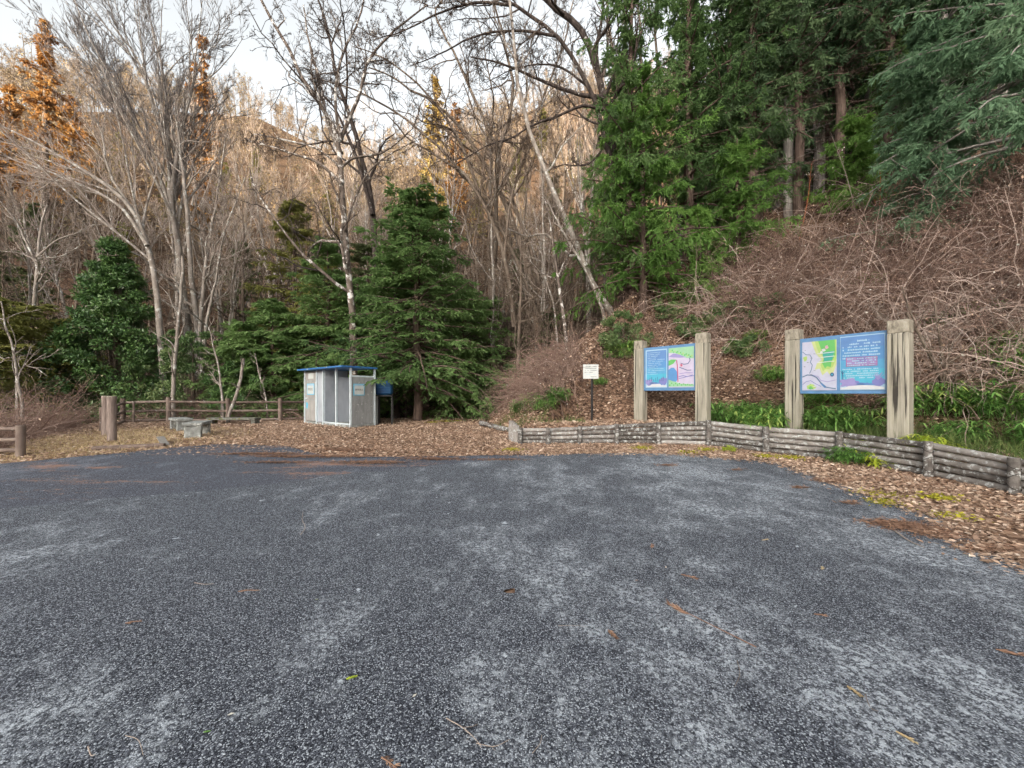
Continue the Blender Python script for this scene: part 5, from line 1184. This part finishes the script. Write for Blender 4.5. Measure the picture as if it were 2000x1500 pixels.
# shrub trunk to the right of the second board
bespoke('bare_shrub', 'ochre stemmed bare shrub standing in bamboo grass beside the second board',
        [([(1852, 790), (1835, 730), (1800, 665), (1770, 610)], 8.35, .045, .015), ([(1858, 790), (1845, 720), (1832, 640), (1825, 590)], 8.4, .04, .014), ([(1846, 770), (1815, 690), (1790, 640), (1760, 560)], 8.4, .03, .01),
         ([(1845, 725), (1880, 690), (1935, 640), (1990, 600)], 8.3, .025, .01)], lvl(CROOK, n0=6, lr0=.5, n1=4, n2=3, n3=2), 'barkbrown', 'twigpale', rmin=.005)
MT['barkbrown']

# ------------------------------------------------------------------ bamboo grass
def sasa_geo(n, Rx, Ry, hgt, lsz, tufts=1, slope=0):
    gg = G(); a = rng.uniform(0, 6.28, n); q = np.sqrt(rng.random(n)); O = np.stack([q * np.cos(a) * Rx, q * np.sin(a) * Ry, np.zeros(n)], 1)
    O[:, 2] += slope * O[:, 1]
    D = nrm(rnd3(n) * .28 + [0, 0, 1.]); L = hgt * rng.uniform(.5, 1.1, n); P = walk(O, D, L, 5, .08, -.05)
    gg.tubes(P, np.tile(np.linspace(.004, .002, 5), (n, 1)), 3, .35)
    for lev, m in ((1.0, 7), (.72, 4), (.45, 2)):
        idx = np.repeat(np.arange(n), m); O2, T2, _ = sample_on(P, np.full((n, 5), .003), idx, np.full(len(idx), lev - .001)); az = rng.uniform(0, 6.28, len(idx))
        el = rng.uniform(-.5, .55, len(idx)); D2 = np.stack([np.cos(az) * np.cos(el), np.sin(az) * np.cos(el), np.sin(el)], 1)
        ll = rng.uniform(.7, 1.25, len(idx)) * lsz; W = walk(O2, D2, ll, 4, .03, -.22); wd = ll * .075
        S = nrm(np.cross(W[:, 1] - W[:, 0], [0, 0, 1.])); prof = np.array([.35, 1, .75, .02])
        A = W - S[:, None] * (wd[:, None] * prof)[:, :, None]; B = W + S[:, None] * (wd[:, None] * prof)[:, :, None]
        V = np.concatenate([A, B], 1).reshape(-1, 3); k = np.arange(len(idx))[:, None] * 8
        F_ = np.concatenate([np.stack([k[:, 0] + j, k[:, 0] + j + 1, k[:, 0] + 5 + j, k[:, 0] + 4 + j], 1) for j in range(3)])
        gg.add(V, F_, np.repeat(rng.random(len(idx)), 8))
    return gg
SG = [sasa_geo(95, .55, .45, .60, .18).mesh('leaves', MT['sasa']), sasa_geo(70, .40, .40, .50, .165).mesh('leaves', MT['sasa']), sasa_geo(26, .28, .24, .28, .17).mesh('leaves', MT['sasayellow']), sasa_geo(110, .75, .5, .72, .20).mesh('leaves', MT['sasa'])]
def sasa(k, loc, sc, label, group=None):
    o = bpy.data.objects.new('bamboo_grass_clump', SG[k]); COL.objects.link(o); o.location = loc; o.scale = (sc,) * 3; o.rotation_euler = (0, 0, rng.uniform(0, 6.28))
    return tag(o, label, 'bamboo grass', group)
def onb(px, Z): return stand(px, Z)
for px, Z, k, sc in [(1420, 10.6, 0, 1.2), (1462, 10.3, 1, 1.2), (1500, 10.0, 0, 1.2), (1490, 9.4, 1, 1.2)]:
    sasa(k, onb(px, Z), sc, 'green bamboo grass in front of the bank between the two boards', 'bamboo grass between the boards')
for px, Z, k, sc in [(1590, 9.5, 0, 1.2), (1625, 9.0, 1, 1.2), (1650, 9.2, 0, 1.2), (1600, 10.2, 1, 1.2)]:
    sasa(k, onb(px, Z), sc, 'green bamboo grass growing under the second board', 'bamboo grass under the second board')
for px, Z, k, sc in [(1800, 8.6, 3, 1), (1915, 7.9, 0, 1), (1870, 7.6, 1, 1), (1975, 7.4, 0, 1), (1998, 8.3, 1, 1), (2040, 7.6, 3, 1), (2070, 6.4, 0, 1)]:
    sasa(k, onb(px, Z), sc, 'lush green bamboo grass behind the log wall past the second board', 'bamboo grass past the second board')
for px, Z in [(1690, 7.9), (1715, 7.6), (1795, 7.25), (1830, 7.0), (1660, 8.2)]:
    sasa(2, onb(px, Z), 1, 'yellow green bamboo grass along the top of the log wall', 'yellow bamboo grass on the wall')
sasa(1, np.array([*gp(1652, 905), base_g(gp(1652, 905)[1])]), .72, 'fresh green tuft growing out at the foot of the log wall')
sasa(1, np.array([*gp(1212, 862), base_g(gp(1212, 862)[1])]), .4, 'tiny olive tuft at a post foot on the farther part of the wall')
sasa(2, np.array([*gp(1424, 881), base_g(gp(1424, 881)[1])]), .5, 'small yellowish tuft where the log wall turns')
sasa(0, bank(1215, 700), 1.15, 'bright hanging bamboo grass on the bank above the notice'); sasa(1, bank(1195, 700), 1.0, 'smaller bright bamboo grass beside the hanging one above the notice')
sasa(1, bank(1400, 632), 1.1, 'bright bamboo grass tuft on the bank over the first board'); sasa(1, bank(1345, 640), .9, 'dull bamboo grass tuft high behind the first board')
sasa(1, bank(1320, 620), .9, 'bamboo grass tuft beneath the young feathery cedar')
for px, py, sc in ((1440, 690, .9), (1475, 665, .8), (1510, 745, 1.0), (1830, 640, .9), (1920, 620, .9), (1960, 700, 1.0), (1700, 560, .9), (1590, 600, .8)): sasa(1, bank(px, py), sc, 'green fern-like bamboo tuft among the stems on the upper bank', 'fern-like tufts on the bank')
sasa(1, bank(1172, 752), .55, 'small fern-like tuft just behind the notice pole')
for px, py in [(1040, 790), (1065, 800), (1015, 805), (1090, 785)]: sasa(1, bank(px, py), .9, 'green ground bamboo at the foot of the bare slope near the wall end', 'ground bamboo near the wall end')

# ------------------------------------------------------------------ litter, moss, grass
def flat_leaves(name, label, P, sz, m, tilt=.5, lift=.015, aspect=.55):
    n = len(P); O = P + [0, 0, lift]; O = O + rnd3(n) * [0, 0, .008]
    az = rng.uniform(0, 6.28, n); D = np.stack([np.cos(az), np.sin(az), rng.normal(size=n) * tilt * .5], 1); Nv = nrm(rnd3(n) * tilt + [0, 0, 1.])
    gg = G(); L = rng.uniform(.6, 1.4, n) * sz; gg.leaves(O, D, Nv, L, L * rng.uniform(.7, 1.2, n) * aspect, np.clip(rng.beta(2, 2.2, n), 0, 1))
    return tag(gg.build(name, m), label, 'leaf litter', kind='stuff')
def inpoly(X, Y, poly):
    c = np.zeros(X.shape, bool); n = len(poly)
    for i in range(n):
        (x1, y1), (x2, y2) = poly[i], poly[(i + 1) % n]
        c ^= ((y1 > Y) != (y2 > Y)) & (X < (x2 - x1) * (Y - y1) / (y2 - y1 + 1e-12) + x1)
    return c
def scat(n, x0, x1, y0, y1, cond):
    out = []; tot = 0
    for _ in range(40):
        X = rng.uniform(x0, x1, n * 2); Y = rng.uniform(y0, y1, n * 2); m = cond(X, Y); q = np.stack([X, Y, H(X, Y)], 1)[m]; out.append(q); tot += len(q)
        if tot >= n: break
    return np.concatenate(out)[:n]
def clump(X, Y, f=1.0, s=0): return .5 + .25 * np.sin(X * 1.7 * f + s) * np.cos(Y * 2.1 * f - s) + .25 * np.sin(X * 4.1 * f + Y * 3.3 * f + s)
def cond_flat(X, Y):
    d, _ = sdist(X, Y, FOOT); e, _ = sdist(X, Y, RAVINE)
    return (d < .05) & (e < .6) & ~inpoly(X, Y, LOT) & ~inpoly(X, Y, ROADP) & (rng.random(X.shape) < .55 + .5 * clump(X, Y))
flat_leaves('leaf_litter', 'carpet of tan and pinkish fallen leaves around the shed and along the wall', scat(66000, -18, 8, 2.5, 20, cond_flat), .068, MT['litter'], .45)
P = scat(9000, -14, 8, 2.5, 12, lambda X, Y: (sdist(X, Y, FOOT)[0] < -.06) & (sdist(X, Y, FOOT)[0] > -1.7) & (X > -.5) & ~inpoly(X, Y, LOT))
flat_leaves('leaf_litter', 'thick band of small brown leaves at the foot of the log wall', P, .06, MT['litter'], .6)
flat_leaves('leaf_litter', 'dead brown leaves strewn over the bank', scat(60000, -2, 15, 5, 22, lambda X, Y: (sdist(X, Y, FOOT)[0] > .15) & (sdist(X, Y, FOOT)[0] < 9)), .10, MT['litter'], .7, .02)
flat_leaves('leaf_litter', 'dead leaves on the ground below the fence', scat(14000, -20, -2, 8.5, 24, lambda X, Y: sdist(X, Y, RAVINE)[0] > .2), .12, MT['litter'], .7, .02)
flat_leaves('leaf_litter', 'scattered leaves blown onto the road by the shed', scat(1100, -12, 1.5, 8.5, 12.5, lambda X, Y: inpoly(X, Y, ROADP) & (rng.random(X.shape) < ss(9.2, 12, Y) + .05)), .06, MT['litter'], .3, .02)
def edge_pts(n, poly, w_):
    out = []
    for _ in range(n):
        i = rng.integers(0, 9); a, b = np.array(poly[i]), np.array(poly[i + 1]); q = a + (b - a) * rng.random() + rng.normal(size=2) * w_; out.append([q[0], q[1], float(H(q[0], q[1]))])
    return np.array(out)
flat_leaves('leaf_litter', 'loose leaves along the edge of the parking lot', edge_pts(5200, LOT, .16), .06, MT['litter'], .35, .028)
def drift(name, label, spots, n, sz, m, lift=.03):
    out = []
    for (px, py, rx, ry) in spots:
        x, y = gp(px, py); k = int(n * rx * ry / sum(s_[2] * s_[3] for s_ in spots)); q = rng.normal(size=(k, 2)) * [rx * .5, ry * .5] ; out.append(np.stack([x + q[:, 0], y + q[:, 1], H(x + q[:, 0], y + q[:, 1])], 1))
    return flat_leaves(name, label, np.concatenate(out), sz, m, .25, lift, .16)
drift('needle_litter', 'rust brown drifts of dry cedar needles on the asphalt edge', [(1790, 1035, .40, .16), (1735, 1025, .3, .12), (1840, 1050, .28, .12), (1930, 1078, .30, .10), (1620, 942, .30, .12), (1660, 985, .12, .06), (1560, 955, .14, .06), (1300, 911, .2, .08), (1440, 920, .12, .05)], 3000, .085, MT['needles'])
drift('needle_litter', 'orange drifts of dry needles on the road near the shed', [(600, 893, 1.3, .12), (500, 888, 1.0, .1), (720, 905, .9, .12), (690, 880, .8, .15), (850, 898, .8, .10), (540, 905, .8, .06), (980, 900, .6, .06)], 4200, .10, MT['needles'], .03)
flat_leaves('moss', 'yellow green moss cushions on the litter by the log wall', np.concatenate([np.stack([x + (q := rng.normal(size=(260, 2)) * [.13, .09])[:, 0], y + q[:, 1], H(x + q[:, 0], y + q[:, 1])], 1) for x, y in (gp(*p) for p in [(1495, 893), (1545, 895), (1715, 968), (1735, 985), (1858, 1012), (1835, 975), (1380, 880), (1255, 876), (1345, 886), (1000, 880), (845, 826), (870, 824), (895, 823)])]), .045, MT['moss'], .9, .03, .5)
def blades(name, label, P, L, wd, m, lean=.5, cat='grass'):
    n = len(P); gg = G(); D = nrm(rnd3(n) * lean + [0, 0, 1.]); gg.leaves(P - [0, 0, .02], D, rnd3(n), rng.uniform(.5, 1.3, n) * L, wd, rng.random(n)); return tag(gg.build(name, m), label, cat, kind='stuff')
def cond_m(X, Y): return (np.exp(-((X + 12.0) / 3.0) ** 2 - ((Y - 10.6) / 2.6) ** 2) > rng.random(X.shape) * .8 + .12) & ~inpoly(X, Y, ROADP) & ~inpoly(X, Y, LOT)
blades('dry_grass', 'straw coloured dry grass on the hump at the roadside', scat(26000, -17, -7, 7.5, 14.5, cond_m), .10, .012, MT['drygrass'], 1.3)
blades('green_grass', 'long green grass on the bank behind the end of the log wall', scat(9000, 6.5, 11, 4.5, 9.5, lambda X, Y: (sdist(X, Y, FOOT)[0] > .2) & (sdist(X, Y, FOOT)[0] < 2.6)), .34, .010, MT['grassgreen'], .7)
blades('green_grass', 'low green grass and fern at the foot of the slope near the wall end', scat(2600, -1.2, 2.2, 11, 14.5, lambda X, Y: (sdist(X, Y, FOOT)[0] > .2) & (sdist(X, Y, FOOT)[0] < 2.2) & (clump(X, Y, 1.4) > .45)), .2, .012, MT['grassgreen'], .9)

# ------------------------------------------------------------------ bits on the asphalt
def sprig(px, py, L, az, label, m='needles', stalk=0.0, n=26, wdt=.012):
    x, y = gp(px, py); b = np.array([x, y, h1(x, y) + .026]); gg = G(); d = np.array([math.cos(az), math.sin(az), 0])
    t = rng.uniform(0, 1, n); O = b + d * (t * L)[:, None]; sg = np.where(rng.random(n) < .5, 1, -1); a2 = az + sg * rng.uniform(.15, .7, n)
    D = np.stack([np.cos(a2), np.sin(a2), rng.uniform(-.02, .18, n)], 1); gg.leaves(O, D, np.tile([0, 0, 1.], (n, 1)) + rnd3(n) * .2, rng.uniform(.25, .5, n) * L, wdt, rng.random(n))
    P = resample([b - d * stalk + [0, 0, .002], b + d * L * .4 + [0, 0, .004], b + d * L], 6); gg.tubes(P, np.linspace(.004, .002, 6), 4, .4)
    o = gg.shift(b).build('fallen_sprig', MT[m]); o.location = b; return tag(o, label, 'sprig', 'sprigs fallen on the asphalt')
sprig(1348, 1208, .16, 2.2, 'longest orange cedar sprig with a thin brown stalk', stalk=.42, n=40)
sprig(1330, 1128, .11, -.6, 'flat orange sprig beyond the long-stalked one'); sprig(1272, 1076, .09, 1.1, 'small spread orange sprig in the middle distance of the lot'); sprig(1488, 1060, .09, .3, 'straw coloured split sprig past the middle of the lot', 'drygrass', wdt=.007)
sprig(1188, 1238, .09, -1.2, 'orange sprig lying across from the long-stalked sprig'); sprig(465, 1162, .13, .2, 'thin reddish sprig alone on the darker asphalt', n=14, wdt=.007); sprig(1945, 1277, .12, -.5, 'orange sprig near the outer edge of the lot')
sprig(1750, 1440, .06, -1.0, 'small tan sprig close to the camera on the pale speckled part', 'drygrass'); sprig(1655, 1350, .06, -1.4, 'tiny tan sprig between the pale streaks', 'drygrass'); sprig(1590, 1207, .07, -.2, 'dull brown sprig among pale streaks', n=20)
sprig(676, 1336, .05, .4, 'bright green moss sprig lying on the asphalt', 'sasayellow', n=22, wdt=.010); sprig(398, 1442, .022, .4, 'tiny green sprig close to the camera', 'sasa', n=12, wdt=.006); sprig(745, 1492, .09, -.5, 'reddish sprig at the near edge of the asphalt', n=16, wdt=.008); sprig(1605, 1118, .07, .8, 'pale split sprig left lying past the long-stalked one', 'drygrass', wdt=.006)
sprig(245, 1225, .07, .35, 'dark brown sprig on the bluish asphalt', 'needles', n=18, wdt=.007)
def twig(pts, r, label, m='twigpale', fork=2):
    P = [np.array([*gp(*p), 0]) for p in pts]
    for p in P: p[2] = h1(p[0], p[1]) + .028 + rng.uniform(0, .012)
    b = P[0].copy(); gg = G(); Q = resample(P, 12); gg.tubes(Q, np.linspace(r, r * .5, 12), 5, .7, cap=True)
    if fork:
        C, RC = branch(Q[None], np.linspace(r, r * .5, 12)[None], fork, .3, .9, .7, .2, .3, 5, 0, .1, rmin=r * .4); C[:, :, 2] = np.clip(C[:, :, 2], b[2] - .004, b[2] + .02); gg.tubes(C, RC, 4, .7)
    o = gg.shift(b).build('fallen_twig', MT[m]); o.location = b; return tag(o, label, 'twig', 'twigs fallen on the asphalt')
twig([(872, 1415), (905, 1435), (930, 1462), (940, 1475)], .0028, 'pale forked twig close to the camera', fork=3); twig([(930, 1465), (965, 1472), (995, 1460)], .002, 'thin curved pale twig touching the forked one', fork=1)
twig([(587, 1050), (596, 1036), (590, 1020), (592, 1005)], .004, 'pale Y-shaped twig on the bluish asphalt', fork=2); twig([(245, 1452), (270, 1462), (280, 1490)], .002, 'hooked pale twig at the near edge', fork=0)
twig([(1750, 1045), (1775, 1062), (1805, 1076)], .008, 'straight tan stick lying across the needle drift', fork=0); twig([(380, 1146), (400, 1150), (418, 1147)], .003, 'short bowed straw twig', fork=0)
twig([(1090, 1233), (1120, 1233), (1145, 1233)], .0015, 'straight hair-thin straw on the asphalt', fork=0); twig([(1440, 1300), (1445, 1330), (1435, 1352)], .002, 'thin brown crooked twig below the long-stalked sprig', 'twigbrown', 3)
twig([(172, 1475), (178, 1488), (186, 1490)], .003, 'tiny tan curl close to the camera', fork=0); twig([(1690, 1370), (1700, 1395), (1715, 1405)], .002, 'dark thin twig near the pale speckled part', 'twigbrown', 2); twig([(1040, 1488), (1055, 1465), (1058, 1450)], .002, 'thin upright-lying twig at the near edge', 'twigpale', 0)
def one_leaf(px, py, L, az, label, m='fluff', v=.4):
    x, y = gp(px, py); b = np.array([x, y, h1(x, y) + .027]); gg = G(); D = np.array([[math.cos(az), math.sin(az), .1]]); gg.leaves([b], D, [[.15, .1, 1]], [L], [L * .5], v)
    o = gg.shift(b).build('fallen_leaf', MT[m]); o.location = b; tag(o, label, 'leaf', 'single leaves on the asphalt')
one_leaf(443, 1408, .035, .3, 'white curled leaf on the bluish asphalt'); one_leaf(805, 1372, .03, .8, 'pale leaf scrap near the middle of the lot'); one_leaf(1990, 1003, .11, .1, 'large tan leaf on the litter at the near end of the log wall', 'litter', .85); one_leaf(1300, 1115, .03, 1, 'pale leaf bit past the flat orange sprig', 'litter', .9)
one_leaf(615, 1178, .03, 0, 'greenish pale leaf scrap beside the reddish sprig', 'grassgreen', .9); one_leaf(1240, 1140, .03, 0, 'small orange leaf bit before the flat orange sprig', 'needles', .8)

n = 90; a_ = rng.uniform(-.05, LU, n); b_ = rng.uniform(-.35, LV, n) ; O = np.array([S(x, y, 2.195 + .063) for x, y in zip(a_, b_)])
gg = G(); az = rng.uniform(0, 6.28, n); gg.leaves(O, np.stack([np.cos(az), np.sin(az), rng.uniform(0, .4, n)], 1), rnd3(n) * .5 + [0, 0, 1.], rng.uniform(.05, .10, n), .035, rng.random(n))
rl = gg.shift(so_).build('roof_leaves', MT['litter'], rf); rl['kind'] = 'stuff'
